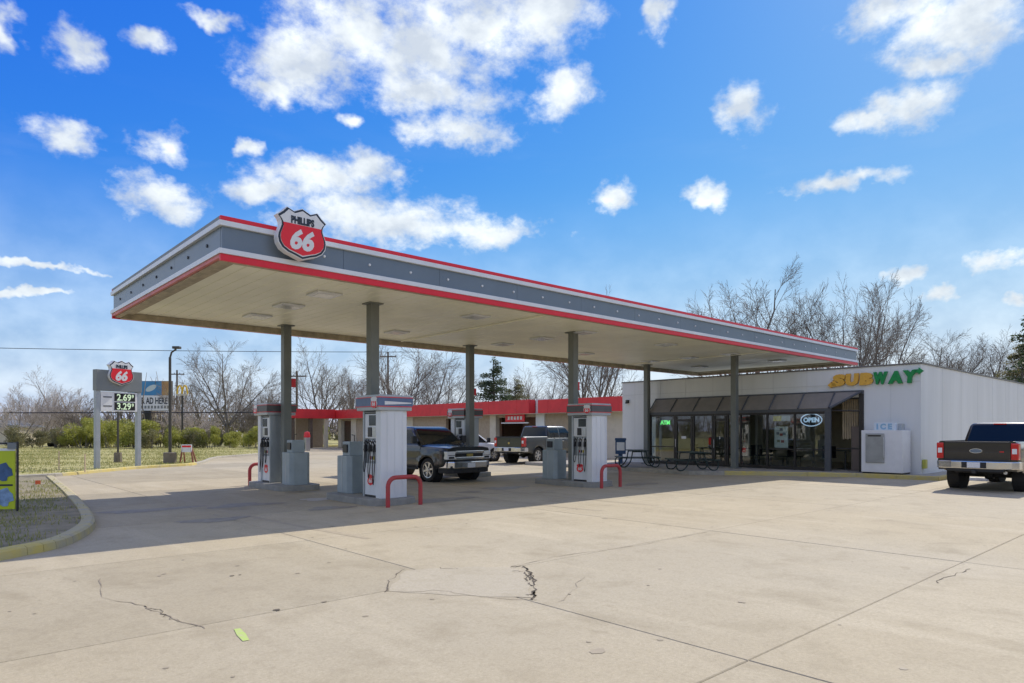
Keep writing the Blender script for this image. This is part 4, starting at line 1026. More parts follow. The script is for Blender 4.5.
def front_silver(t, P, sy):
    L, hw = P.L, P.W/2; zN = P.z_nose
    MB().bb(L-.10, L+.02, -hw*.60, hw*.60, .70, zN-.10).build('grille', M_black, t, bevel=.02)
    for z in (zN-.13, zN-.33): MB().bb(L+.0, L+.06, -hw*.62, hw*.62, z-.045, z+.045).build('grille_bar', M_chrome, t, bevel=.015)
    for k in range(4): MB().bb(L+.005, L+.03, -hw*.58, hw*.58, .735+k*.055, .75+k*.055).build('grille_slat', M_trim, t)
    for k in range(2): MB().bb(L+.005, L+.03, -hw*.58, hw*.58, zN-.245+k*.045, zN-.232+k*.045).build('grille_slat', M_trim, t)
    e = MB().prism([(-.14, .0), (-.12, .045), (.12, .045), (.14, 0), (.12, -.045), (-.12, -.045)], L+.02, L+.062, 'yz'); o = e.build('emblem', mat('emblem_gold', (.5, .38, .12), .3, .8), t); o.location.z = zN-.23
    for s in (-1, 1):
        h = MB().bb(L-.34, L+.035, min(s*hw*.615, s*hw*.945), max(s*hw*.615, s*hw*.945), zN-.36, zN-.10).build('headlight', M_lensw, t, bevel=.025)
        MB().bb(L-.0, L+.043, min(s*hw*.63, s*hw*.91), max(s*hw*.63, s*hw*.91), zN-.24, zN-.215).build('light_bar', M_chrome, h)
        MB().bb(L-.0, L+.040, min(s*hw*.66, s*hw*.88), max(s*hw*.66, s*hw*.88), zN-.335, zN-.27).build('reflector', M_black, h)
        MB().bb(L-.1, L+.075, min(s*hw*.60, s*hw*.82), max(s*hw*.60, s*hw*.82), .45, .55).build('fog_lamp', M_black, t, bevel=.02)
        MB().tube([(L+.04, s*hw*.36, .44), (L+.10, s*hw*.36, .44), (L+.10, s*hw*.36, .38), (L+.04, s*hw*.36, .36)], .014, 6).build('tow_hook', M_black, t)
    b = MB().prism([(L-.42, -hw*.985), (L-.02, -hw*.93), (L+.10, -hw*.70), (L+.13, 0), (L+.10, hw*.70), (L-.02, hw*.93), (L-.42, hw*.985), (L-.3, hw*.8), (L-.3, -hw*.8)], .47, .69).build('bumper', P.bumper, t, bevel=.03)
    MB().prism([(L-.42, -hw*.95), (L-.04, -hw*.9), (L+.07, -hw*.68), (L+.10, 0), (L+.07, hw*.68), (L-.04, hw*.9), (L-.42, hw*.95)], .31, .468).build('air_dam', M_trim, t, bevel=.02)
    MB().bb(L+.128, L+.14, -.16, .16, .49, .64).build('number_plate', M_plate, t)
    for yy in (-.42, .42):
        MB().add([(P.cowl+.15, yy-.02, P.z_cowl+.048), (P.cowl+.15, yy+.02, P.z_cowl+.048), (L-.35, yy*.9+.02, P.z_nose+.055), (L-.35, yy*.9-.02, P.z_nose+.055)], [(0, 1, 2, 3)]).build('bonnet_crease', P.paint, t)
def rear_pick(t, P, sy):
    hw = P.W/2; zr = P.z_rail; zf = P.z_sill+.30
    MB().bb(-.028, .03, -hw*.80, hw*.80, zf+.04, zr-.012).build('tailgate', P.paint, t, bevel=.018)
    MB().bb(-.034, -.026, -hw*.70, hw*.70, zr-.34, zr-.30).build('tailgate_crease', P.paint, t, bevel=.003)
    MB().bb(-.036, -.02, -hw*.77, hw*.77, zr-.055, zr-.02).build('spoiler_lip', M_trim, t, bevel=.008)
    if P.emblem:
        q = [(.155*math.cos(R(15)*k), zr-.27+.066*math.sin(R(15)*k)) for k in range(24)]
        MB().prism(q, -.046, -.03, 'yz').build('oval_emblem_ring', M_chrome, t)
        q = [(.14*math.cos(R(15)*k), zr-.27+.053*math.sin(R(15)*k)) for k in range(24)]
        MB().prism(q, -.049, -.044, 'yz').build('oval_emblem', mat('emblem_blue', (.16, .2, .26), .25, .5), t)
        MB().bb(-.036, -.029, -hw*.66, -hw*.56, zr-.30, zr-.27).build('badge', M_tail, t)
    else:
        MB().lathe([(.001, -.012), (.05, -.01), (.06, 0)], (-.03, 0, zr-.2), 14, 'x').build('handle', M_black, t)
        MB().lathe([(.001, -.016), (.055, -.012), (.06, 0)], (-.03, 0, zr-.33), 14, 'x').build('emblem', mat('emblem_gold', (.5, .38, .12), .3, .8), t)
    for s in (-1, 1):
        y0, y1 = hw*.815, hw*.992
        l = MB().bb(-.035, .16, min(s*y0, s*y1), max(s*y0, s*y1), zr-.50, zr-.05).build('tail_light', M_tail, t, bevel=.03, seg=3)
        MB().bb(-.041, -.03, min(s*(y0+.03), s*(y1-.035)), max(s*(y0+.03), s*(y1-.035)), zr-.34, zr-.20).build('reverse_lens', M_lensw, l, bevel=.006)
    b = MB().prism([(-.22, -hw*.56), (-.22, hw*.56), (-.19, hw*.88), (.02, hw*1.0), (.30, hw*1.0), (.30, hw*.9), (.0, hw*.8), (-.02, -hw*.8), (.30, -hw*.9), (.30, -hw*1.0), (.02, -hw*1.0), (-.19, -hw*.88)], zf-.19, zf+.02).build('bumper', P.bumper, t, bevel=.025)
    MB().bb(-.235, -.0, -hw*.30, hw*.30, zf-.17, zf-.005).build('plate_recess', M_trim, t, bevel=.01)
    MB().bb(-.246, -.234, -.155, .155, zf-.16, zf-.01).build('number_plate', M_plate, t)
    MB().bb(-.20, .3, -hw*.70, hw*.70, zf-.27, zf-.19).build('bumper_valance', M_trim, t, bevel=.02)
    MB().bb(-.24, .2, -.05, .05, zf-.32, zf-.23).build('hitch_receiver', M_black, t, bevel=.01)
    MB().tube([(.1, -.55, zf-.27), (.1, .55, zf-.27)], .04, 8).build('hitch_bar', M_black, t)
    MB().tube([(.3, -hw*.62, zf-.26), (-.05, -hw*.70, zf-.28)], .045, 10).build('exhaust', M_alu, t)
    MB().box((P.xr-.4, -hw+.16, r_flap(P)), (.02, .28, .34)).box((P.xr-.4, hw-.16, r_flap(P)), (.02, .28, .34)).build('mud_flap', M_rubber, t)
def r_flap(P): return P.z_sill-.02
base = dict(L=5.75, W=2.0, r=.40, bed_end=1.95, cowl=4.45, z_rail=1.28, z_belt=1.22, z_cowl=1.19, z_nose=1.12, z_sill=.44, z_floor=.86,
            xr=1.15, xf=4.80, z_roof=1.87, c_rear=1.97, c_rtilt=.14, c_front=4.52, c_ftilt=.82, x_bpillar=3.05, bed=True, rim=.60, spokes=6,
            front=front_silver, rear=rear_pick, emblem=False, bumper=M_chrome, handle=M_chrome, mirror=M_black, step=M_trim, lip=M_trim, cat='pickup')
def P(**k): d = dict(base); d.update(k); return Car(**d)
tr1 = make_vehicle('pickup_truck', 'black pickup facing the camera between the nearest pump and the canopy column', P(paint=M_p_black, z_roof=1.83, rim=.66, lip=M_p_black))
nose = Vector((13.72, 17.25)); ang = R(-90+3)
tr1.location = (nose.x-math.cos(ang)*5.75, nose.y-math.sin(ang)*5.75, 0); tr1.rotation_euler = (0, 0, ang)
tr2 = make_vehicle('pickup_truck', 'dark brown pickup seen from behind at the right edge, chrome bumper', P(paint=M_p_brown, L=6.0, W=1.96, z_rail=1.40, z_belt=1.32, z_cowl=1.3, z_nose=1.25, z_roof=1.93, z_sill=.53, r=.42, z_floor=.95, emblem=True, front=None, rim=.58, lip=M_p_brown))
tr2.location = (22.05, 5.13, 0); tr2.rotation_euler = (0, 0, R(-3))
tr3 = make_vehicle('pickup_truck', 'slate green pickup seen from behind beyond the bin, before the red trimmed building', P(paint=M_p_green, W=2.0, z_rail=1.38, z_belt=1.30, z_cowl=1.28, z_nose=1.2, z_roof=1.93, z_sill=.52, r=.42, z_floor=.9, front=None, lip=M_p_green))
q = G(533, 463.8); tr3.location = (q.x-.95, q.y+.75, 0); tr3.rotation_euler = (0, 0, R(8))
tr4 = make_vehicle('parked_suv', 'white car parked behind the slate green pickup', P(paint=M_p_white, L=4.7, W=1.85, r=.35, z_sill=.33, bed_end=.01, bed=False, z_rail=1.0, cowl=3.5, z_belt=1.0, z_cowl=1.0, z_nose=.82, xr=.9, xf=3.75, z_roof=1.62, c_rear=.06, c_rtilt=.3, c_front=3.6, c_ftilt=.95, x_bpillar=2.0, front=front_silver, rear=None, lip=M_p_white, cat='car'))
q = G(491, 461.2); tr4.location = (q.x-3.75, q.y+.8, 0); tr4.rotation_euler = (0, 0, R(-4))

# ------------------------------------------------------------------ red trimmed building behind
RU, RV0, RV1 = 32.0, 25.3, 60.9
rb = thing('service_building', 'long tan building with red fascia and open bays behind the pumps', 'building', (RU, RV0, 0))
LR = RV1-RV0; zf0, zf1 = 2.84, 3.78
def fpx(px):
    k = (px-512)/F; return RU*(cT-k*sT)/(k*cT+sT)-RV0
# back and side walls, roof
MB().bb(7.8, 8, 0, LR, 0, 3.6).build('wall', M_tan, rb); MB().bb(0, 7.8, -.2, 0, 0, 3.6).build('wall', M_cream, rb); MB().bb(0, 7.8, LR, LR+.2, 0, 3.6).build('wall', M_tan, rb)
MB().bb(.1, 8, 0, LR, 3.6, 3.7).build('roof', M_sigr, rb)
edges = [(0, 'cream'), (fpx(600), 'tan'), (fpx(545.5), 'pil'), (fpx(537), 'bay'), (fpx(497), 'pilc'), (fpx(491), 'tan'), (fpx(476), 'bay'), (fpx(446), 'tan'), (fpx(414), 'pilc'), (fpx(408), 'bay'), (fpx(372), 'tan'), (fpx(357), 'pilc'), (fpx(352), 'bay'), (LR-.6, 'pilc')]
for (y0, kd), (y1, _) in zip(edges, edges[1:]+[(LR, '')]):
    if kd == 'bay':
        MB().bb(2.6, 2.8, y0, y1, 0, 3.55).build('bay_back_wall', mat('bay_wall', (.24, .18, .125), .85, var=.2, scale=2), rb)
        MB().bb(0, .2, y0, y1, 2.62, zf0).build('lintel', M_tan, rb); continue
    m = {'cream': M_cream, 'tan': M_tan, 'pil': M_wall, 'pilc': M_cream}[kd]
    pr = .12 if kd.startswith('pil') else 0
    MB().bb(-pr, .25, y0, y1, 0, zf1+.05 if kd == 'pil' else zf0+.1).build('pilaster' if pr else 'wall', m, rb, bevel=.01 if pr else 0)
y = -.3
while y < LR-.1:
    y1 = min(y+3.0, LR)
    pil = edges[2][0]
    for a, b in (((y, min(y1, pil-.02)), (max(y, edges[3][0]+.02), y1))):
        if b-a > .05: MB().bb(-.75, 0 if False else -.13, a+.01, b-.005, zf0, zf1-(.10 if a > edges[8][0] else .0 if a > edges[3][0] else .06)).build('fascia_panel', M_redd, rb, bevel=.01)
    y = y1
MB().bb(-.72, .1, -.2, LR, zf0-.03, zf0-.004).build('fascia_soffit', M_cream, rb)
# wing at the far end, open underneath
w0 = -5.2
MB().bb(w0, -.8, LR-.7, LR-.05, zf0, zf1-.05).build('wing_fascia', M_redd, rb, bevel=.01)
MB().bb(w0, 0, LR-.05, LR+3.2, zf1-.25, zf1-.1).build('wing_roof', M_sigr, rb)
for x in (w0+.2, w0+2.0, -1.6): MB().bb(x-.16, x+.16, LR-.5, LR-.18, 0, zf0).build('wing_post', M_cream if x > -2 else M_wood, rb)
MB().bb(w0+2.0, -.3, LR+2.9, LR+3.1, 0, 2.9).build('wing_wall', M_tan, rb)
# sign in the bay
ys_ = (fpx(525)+fpx(508))/2
bs = thing('hanging_sign', 'small red sign with white lettering under the red fascia', 'sign', (RU-.1, RV0+ys_, 2.3))
MB().bb(-.06, 0, -1.0, 1.0, 0, .52).build('board', M_signr, bs, bevel=.01)
for k in range(5): MB().bb(-.066, -.061, -.75+k*.32, -.55+k*.32, .15, .38).build('mark', M_signw, bs)
MB().bb(-.1, .0, -1.4, 1.4, -.12, -.04).build('rail', M_signw, bs)
# red cabinets near the wing
for k, px in enumerate((307, 383, 398)):
    q = D(px, 56-3*k); t = thing('vacuum_stand', ['red topped vacuum stand under the far red roofed wing', 'red vacuum stand near the cream pilaster', 'small red vacuum stand left of the nearest pump bin'][k], 'vacuum', (q.x, q.y, 0))
    MB().bb(-.2, .2, -.2, .2, 0, 1.1).build('cabinet', M_redd if k else M_alu, t, bevel=.03); MB().lathe([(.001, .5), (.2, .45), (.26, .2), (.26, 0)], (0, 0, 1.1), 14, 'z').build('drum', M_redd, t, smooth=True)

# ------------------------------------------------------------------ price sign, lamp, billboard and the rest on the verge
pA, pB = G(97, 468.5, .09), G(138, 466.5, .09)
dirs = (pB-pA); wS = dirs.length; aS = math.atan2(dirs.y, dirs.x); mid = (pA+pB)/2; ycS = mid.dot(FWD)
ps = thing('price_sign', 'grey price sign on two steel posts with red shield on top', 'sign', (mid.x, mid.y, .09), aS)
zT = ZH(371, ycS)-.09; zM = ZH(391.5, ycS)-.09; zL = ZH(411.5, ycS)-.09
for s in (-1, 1): MB().bb(s*wS/2-.09, s*wS/2+.09, -.09, .09, -.02, zT-.02).build('post', M_sgalv, ps, bevel=.01)
MB().bb(-wS/2-.1, wS/2+.1, -.14, .14, zM, zT).build('cabinet', M_sigr, ps, bevel=.015)
MB().bb(-wS/2+.1, wS/2-.1, -.10, .10, zL, zM-.03).build('price_panel', M_signw, ps, bevel=.01)
led = mat('led_digit', (.6, .75, .5), .4, emis=(.75, .95, .6, .22))
hp = (zM-.03-zL)
for k, tx in enumerate(('2.69', '3.29')):
    zc_ = zM-.03-hp*(.27+.46*k)
    MB().bb(-.22, wS/2-.2, -.112, -.10, zc_-hp*.2, zc_+hp*.2).build('digit_panel', M_dark, ps)
    text_obj('price', tx, led, ps, (wS/4-.25, -.116, zc_), '-y', hp*.47, bold=.008, ext=.003, sx=.95); text_obj('price', '9', led, ps, (wS/2-.31, -.116, zc_+.06), '-y', hp*.24, bold=.005, ext=.003)
    MB().bb(-wS/2+.2, -.32, -.106, -.10, zc_-.03, zc_+.02).build('grade_name', M_hdr, ps)
shield(ps, 0, -.26, (ZH(360.5, ycS)+ZH(386, ycS))/2-.09, 1.08, .2)
# lamp
q = G(170, 463.2, .09); ycL = q.dot(FWD); zt2 = ZH(347, ycL)
lp = thing('area_lamp', 'tall dark area lamp on a concrete foot beside the price sign', 'lamp', (q.x, q.y, .09))
MB().lathe([(.0, .0), (.30, 0), (.30, .5), (.27, .53), (.0, .53)], n=16, axis='z').build('foot', mat('lamp_foot', (.19, .16, .12), .9, var=.2, scale=4), lp)
MB().tube([(0, 0, .5), (0, 0, zt2-.6)], [.075, .06], 10).build('pole', M_lamp, lp, smooth=True)
dr = RGT
MB().tube([(0, 0, zt2-.62), dr*.08+Vector((0, 0, zt2-.35)), dr*.3+Vector((0, 0, zt2-.2))], .045, 8).build('arm', M_lamp, lp)
hd = MB().box(dr*.33+Vector((0, 0, zt2-.12)), (.34, .26, .12), -(math.pi/2-TH), None); hd.build('head', M_lamp, lp, bevel=.02)
# second shorter pole behind the sign
q = G(99.5, 464, .09); q = q+FWD*1.5
l2 = thing('utility_post', 'thin dark post on a pale foot behind the left leg of the price sign', 'post', (q.x, q.y, .09)); MB().tube([(0, 0, 0), (0, 0, 3.0)], .05, 8).build('pole', M_lamp, l2); MB().lathe([(0, 0), (.2, 0), (.17, .5), (0, .5)], n=10, axis='z').build('foot', MATS['lamp_foot'], l2)
# A-frame stand
q = G(187, 463.5, .06)
af = thing('sandwich_board', 'small white notice on brown A-frame legs beside the area lamp', 'sign', (q.x, q.y, .0), -(math.pi/2-TH))
M_brn = mat('brown_red', (.26, .09, .06), .6, var=.2, scale=6)
for s in (-1, 1):
    MB().tube([(s*.20, -.02, .86), (s*.34, -.05, .0)], .04, 6).build('leg', M_brn, af); MB().tube([(s*.20, .05, .86), (s*.30, .4, .0)], .035, 6).build('leg', M_brn, af)
MB().bb(-.26, .26, -.06, -.02, .62, 1.0).build('board', M_signw, af, bevel=.01); MB().bb(-.22, .22, -.066, -.061, .86, .95).build('stripe', M_signr, af)
# white stakes
for k, (x, y0, y1) in enumerate(((59, 451, 470), (85, 454, 472))):
    q = G(x, y1, .09); yc = q.dot(FWD); t = MB().tube([(0, 0, 0), (0, 0, ZH(y0, yc)-.09)], .025, 6).build('marker_stake', mat('stake_pale', (.6, .45, .3), .7), None); t.location = q
    tag(t, ['thin pale marker stake left of the price sign, farther from it', 'thin pale marker stake close to the left leg of the price sign'][k], 'stake')
# flag on the island
q = G(35, 492, .09); t = thing('marker_flag', 'tiny orange marker flag on the kerbed island', 'flag', q); MB().tube([(0, 0, 0), (0, 0, .3)], .006, 5).build('wire', M_alu, t); MB().bb(0, .12, -.003, .003, .2, .3).build('flag', mat('flag_orange', (.8, .15, .05), .6), t)
# lime sign at the left edge
q = G(17.5, 511, .095); ycq = q.dot(FWD)
ls = thing('banner_sign', 'lime yellow banner sign with blue pictures on black posts at the left edge', 'sign', q, -(math.pi/2-TH)+R(6))
zt3 = ZH(442, ycq)-.09
for x in (0, -1.25): MB().tube([(x, 0, -.02), (x, 0, zt3)], .022, 6).build('post', M_black, ls)
MB().tube([(0, 0, zt3-.03), (-1.25, 0, zt3-.03)], .018, 6).build('top_bar', M_black, ls); MB().bb(-.16, .0, -.05, -.02, zt3-.14, zt3-.02).build('clip', M_sigr, ls)
MB().bb(-1.22, -.04, -.012, .012, .04, zt3-.16).build('banner', mat('banner_lime', (.52, .60, .02), .5, var=.06, scale=4), ls)
MB().bb(-1.23, -.03, -.016, -.013, zt3-.18, zt3-.13).build('header_strip', M_signw, ls)
for k, (a, z) in enumerate(((-.28, .78), (-.26, .28))):
    mbq = MB(); nq = 16; mbq.prism([(a+.19*math.cos(i*2*math.pi/nq)*(1+.2*math.sin(3*i)), z+.17*math.sin(i*2*math.pi/nq)*(1+.2*math.cos(2*i))) for i in range(nq)], -.02, -.0125, 'xz').build('picture', mat('banner_blue%d' % k, ((.05, .11, .22), (.22, .34, .5))[k], .5, var=.4, scale=8), ls)
MB().bb(-1.0, -.08, -.018, -.0125, .50, .535).build('text_line', M_navy, ls)
# billboard
yb = 95
b0, b1 = D(128, yb), D(172.5, yb); aB = math.atan2((b1-b0).y, (b1-b0).x); wB = (b1-b0).length
bb_ = thing('billboard', 'blue and white billboard on a black pole behind the price sign', 'billboard', ((b0+b1)/2+Vector((0, 0, 0))), aB)
zz0, zz1, zz2 = ZH(411, yb), ZH(395.5, yb), ZH(381, yb)
MB().bb(-wB/2, wB/2, -.15, .15, zz0, zz2).build('frame', M_hdr, bb_, bevel=.03)
MB().bb(-wB/2+.05, wB/2-.05, -.17, -.151, zz0+.05, zz1).build('white_sheet', M_signw, bb_)
MB().bb(-wB/2+.05, wB/2-1.45, -.17, -.151, zz1+.01, zz2-.05).build('blue_sheet', mat('billboard_blue', (.05, .24, .46), .5, var=.1, scale=1), bb_)
MB().bb(wB/2-1.44, wB/2-.05, -.17, -.151, zz1+.01, zz2-.05).build('food_picture', mat('billboard_food', (.35, .16, .06), .5, col2=(.5, .32, .12), scale=1.5), bb_)
q = [(.2+.75*math.cos(i*R(20)), (zz1+zz2)/2+.5*math.sin(i*R(20)+.6)) for i in range(18)]; MB().prism(q, -.178, -.171, 'xz').build('picture', mat('billboard_pale', (.55, .62, .6), .5), bb_)
text_obj('lettering', 'YOUR AD HERE', M_navy, bb_, (-.15, -.175, zz0+(zz1-zz0)*.66), '-y', 1.25, bold=.035, ext=.01, sx=.60)
for k in range(9): MB().bb(-1.2+k*.46, -.9+k*.46, -.176, -.171, zz0+.35, zz0+.75).build('text_mark', M_sigr, bb_)
MB().tube([(-.55, .2, 0), (-.55, .2, zz0)], .55, 14).build('pole', M_black, bb_)
q = D(590-512+512-442, yb)
# arches sign on a pole
yb = 68; q = D(182.3, yb)
ar = thing('arches_sign', 'far yellow double arch sign on a tall pole', 'sign', q, -(math.pi/2-TH))
z0, z1 = ZH(394, yb), ZH(385.5, yb)
MB().tube([(0, 0, 0), (0, 0, z0)], .1, 8).build('pole', M_lamp, ar)
MB().bb(-.55, .55, -.1, .1, z0-.16, z0).build('plate', M_cream, ar)
M_arch = mat('arch_yellow', (.8, .5, .02), .5)
for s in (-1, 1): MB().tube([(s*.26+.26*math.cos(k*R(15)), -.0, z0+(z1-z0)*math.sin(k*R(15))) for k in range(13)], .075, 6).build('arch', M_arch, ar)
# utility poles and cables
def upole(px, yc, ytop, label):
    q = D(px, yc); t = thing('utility_pole', label, 'utility pole', q, -(math.pi/2-TH)); zt_ = ZH(ytop, yc)
    MB().tube([(0, 0, 0), (0, 0, zt_)], [.17, .12], 8).build('pole', M_wood, t); MB().bb(-1.1, 1.1, -.06, .06, zt_-.7, zt_-.55).build('crossarm', M_wood, t)
    for x in (-1, -.4, .4, 1): MB().tube([(x, 0, zt_-.55), (x, 0, zt_-.4)], .05, 6).build('insulator', M_sigr, t)
    return t
upole(177, 100, 370, 'wooden utility pole just right of the area lamp'); upole(296.8, 80, 371, 'thin utility pole behind the leftmost canopy column'); upole(388, 90, 352, 'wooden utility pole in the gap between the front canopy columns')
def cable(p0, p1, sag, r, label):
    o = MB().tube(arc_path(p0, p1, sag, 16), r, 5).build('overhead_cable', M_black, None); tag(o, label, 'cable')
cable(D(-200, 70, ZH(343.5, 70)), D(420, 85, ZH(352, 85)), .25, .035, 'thin overhead cable high across the left sky')
cable(D(-200, 64, ZH(413, 64)), D(262, 64, ZH(412.5, 64)), .0, .05, 'black overhead cable low across the left trees')
# far parked car and pale shed at far left
q = G(63, 447.5); fc = make_vehicle('parked_car', 'tiny dark blue car far away at the edge of the trees', P(paint=M_p_black, L=4.5, W=1.8, r=.33, z_sill=.3, bed_end=.01, bed=False, z_rail=.95, cowl=3.3, z_belt=.95, z_cowl=.95, z_nose=.78, xr=.85, xf=3.6, z_roof=1.45, c_rear=.2, c_rtilt=.5, c_front=3.5, c_ftilt=1.0, x_bpillar=1.95, front=None, rear=None, lip=M_p_black, cat='car'))
fc.location = (q.x-1, q.y, .09); fc.rotation_euler = (0, 0, R(40))
q = D(2, 75); sh_ = thing('pale_shed', 'low pale shed at the far left edge', 'building', q, -(math.pi/2-TH)); MB().bb(-5, 1.6, 0, 4, 0, 2.0).build('wall', M_cream, sh_)
MB().prism([(-5.3, 2.0), (1.9, 2.0), (1.9, 2.15), (-1.7, 2.9), (-5.3, 2.15)], -.3, 4.3, 'xz').build('roof', M_sigr, sh_)

# ------------------------------------------------------------------ trees
class TubeBuf:
    def __init__(s): s.v = []; s.f = []
    def seg(s, pts, rads, n):
        k0 = len(s.v); m = len(pts)
        for i in range(m):
            t = pts[min(i+1, m-1)]-pts[max(i-1, 0)]; t.normalize()
            a = t.cross(Vector((.31, .17, .93)) if abs(t.z) < .9 else Vector((1, .2, 0))); a.normalize(); b = t.cross(a)
            for k in range(n):
                q = 6.28318*k/n; s.v.append(pts[i]+(a*math.cos(q)+b*math.sin(q))*rads[i])
        for i in range(m-1):
            for k in range(n):
                s.f.append((k0+i*n+k, k0+i*n+(k+1) % n, k0+(i+1)*n+(k+1) % n, k0+(i+1)*n+k))
    def mesh(s, name):
        me = bpy.data.meshes.new(name); me.from_pydata([tuple(p) for p in s.v], [], s.f); me.update()
        me.polygons.foreach_set('use_smooth', [True]*len(me.polygons)); return me
def rdir(d, spread, rnd):
    a = d.cross(Vector((rnd.gauss(0, 1), rnd.gauss(0, 1), rnd.gauss(0, 1)))); a.normalize()
    return (d*math.cos(spread)+a*math.sin(spread)).normalized()
def bare_tree(seed, h=10.0, trunk_f=.22, limbs=6, spread=.55, nb=(8, 7, 4), rad=.022, droop=.0, lean=.0):
    """trunk, a fan of long limbs, side branches that shorten towards each tip, twigs"""
    rnd = random.Random(seed); trunk = TubeBuf(); crown = TubeBuf()
    def path(p, d, L, r, ns, curve, up):
        pts = [p]; rads = [r]; dd = d.copy(); bend = Vector((rnd.gauss(0, curve), rnd.gauss(0, curve), 0))
        for i in range(ns):
            dd = (dd+bend/ns+Vector((rnd.gauss(0, .10), rnd.gauss(0, .10), rnd.gauss(0, .05)+up))).normalized()
            pts.append(pts[-1]+dd*(L/ns)); rads.append(max(.006, r*(1-.8*(i+1)/ns)))
        return pts, rads
    def branch(p, d, L, r, lev):
        ns = (6, 4, 3, 2)[lev]; pts, rads = path(p, d, L, r, ns, .25, (.05, .04, .02, .0)[lev])
        (trunk if lev == 0 else crown).seg(pts, rads, (6, 4, 3, 3)[lev])
        if lev >= 3: return
        n = nb[lev]
        for k in range(n):
            f = .22+.78*(k+rnd.uniform(.1, .9))/n; x = f*ns; i = min(ns-1, int(x)); q = pts[i].lerp(pts[i+1], x-i)
            ax = (pts[i+1]-pts[i]).normalized()
            nd = rdir(ax, rnd.uniform(.45, .95)*(1-.25*f), rnd)
            l = L*(.66-.40*f)*rnd.uniform(.7, 1.25); rr = (rads[i]+(rads[i+1]-rads[i])*(x-i))*rnd.uniform(.45, .62)
            branch(q, nd, l, max(rr, .0105), lev+1)
    th = h*trunk_f; d0 = Vector((lean, rnd.uniform(-.06, .06), 1)).normalized()
    pts, rads = path(Vector((0, 0, -.1)), d0, th, h*rad, 4, .1, .02); rads = [h*rad*(1-.3*i/4) for i in range(5)]
    trunk.seg(pts, rads, 8)
    for k in range(limbs):
        a = 2*math.pi*(k+rnd.uniform(-.3, .3))/limbs; sp = spread*(.25 if k == 0 else rnd.uniform(.6, 1.15))
        d = Vector((math.cos(a)*math.sin(sp), math.sin(a)*math.sin(sp), math.cos(sp)))
        q = pts[-1].lerp(pts[-2], rnd.uniform(0, 1.0)) if k else pts[-1]
        branch(q, d, (h-th)*rnd.uniform(.86, 1.05)*(1.0 if k == 0 else .9), h*rad*rnd.uniform(.42, .62), 0)
    zs = sorted(p.z for p in crown.v); zmax = zs[int(len(zs)*.997)]
    return trunk.mesh('trunk'), crown.mesh('crown'), zmax
T_A = [bare_tree(s, 10, .24, 6, .66, (12, 8, 5), .022) for s in (11, 23, 37)]
T_B = [bare_tree(s, 10, .08, 7, .56, (12, 8, 5), .024) for s in (5, 8)]
T_C = [bare_tree(s, 5, .10, 8, .85, (11, 8, 5), .016) for s in (3, 14)]
def place_tree(proto, px, yc, ytop, label, group, rz, m_c=None, wide=1.0, name='bare_tree'):
    tr, cr, zm = proto; q = D(px, yc, -.05); hgt = ZH(ytop, yc)+.05; k = hgt/zm
    t = thing(name, label, 'tree', q, rz, group)
    a = put('trunk', tr, M_bark, t); b = put('crown', cr, None, t)
    if not cr.materials: cr.materials.append(M_twig)
    if m_c: b.material_slots[0].link = 'OBJECT'; b.material_slots[0].material = m_c
    for o in (a, b): o.scale = (k*wide, k*wide, k)
    return t
gr = 'bare winter trees around the lot'
LST = [
 (T_A[0], 748, 62, 266, 'big bare tree rising above the canopy right end', .4, None, 1.0),
 (T_B[0], 838, 60, 276, 'big many stemmed bare tree above the yellow letters', 1.2, None, .75),
 (T_A[1], 886, 66, 282, 'tall bare tree above the green letters', 2.2, None, .62),
 (T_A[1], 938, 74, 332, 'low spreading bare tree just right of the store corner', .3, None, 1.2),
 (T_B[1], 975, 80, 334, 'bare tree above the brown pickup cab', .9, None, 1.0),
 (T_A[0], 1008, 70, 338, 'bare tree near the right edge over the store side wall', 2.7, None, 1.1),
 (T_A[1], 226, 72, 341, 'tall bare tree right of the area lamp', 4.1, None, .95),
 (T_B[1], 205, 88, 374, 'small bare tree between lamp and tall tree', 2.0, None, 1.1),
 (T_A[2], 322, 74, 339, 'bare tree between the two leftmost canopy columns', 1.9, None, .95),
 (T_B[0], 270, 82, 380, 'low bare tree behind the leftmost pump', .1, None, 1.1),
 (T_A[0], 352, 84, 365, 'bare tree left of the front canopy column', 2.9, None, 1.0),
 (T_B[0], 408, 62, 342, 'dense bare tree right of the front canopy column', 3.9, None, 1.15),
 (T_A[1], 447, 84, 362, 'bare tree behind the second rear canopy column', .7, None, 1.0),
 (T_B[1], 540, 88, 366, 'bare tree right of the dark conifer', 1.4, None, 1.0),
 (T_B[0], 596, 58, 300, 'thick stemmed bare tree between pump and store corner', 5.2, None, .8),
 (T_A[2], 62, 78, 369, 'broad bare tree left of the price sign', 3.0, M_twigp, 1.1),
 (T_C[0], 18, 66, 386, 'pale budding tree at the left edge', 1.0, M_twigp, 1.0),
 (T_C[1], 42, 72, 394, 'pale budding tree second from the left edge', 2.0, M_twigp, 1.0),
 (T_C[0], 82, 70, 396, 'twiggy small tree just left of the price sign', 3.5, M_twig, 1.0),
 (T_C[1], 250, 70, 398, 'twiggy small tree behind the leftmost hoop guard', .8, M_twig, 1.0),
 (T_C[0], 190, 80, 400, 'twiggy small tree behind the sandwich board', 4.5, M_twigp, 1.0),
]
for pr, px, yc, yt, lab, rz, mc, wd in LST: place_tree(pr, px, yc, yt, lab, gr, rz, mc, wd)

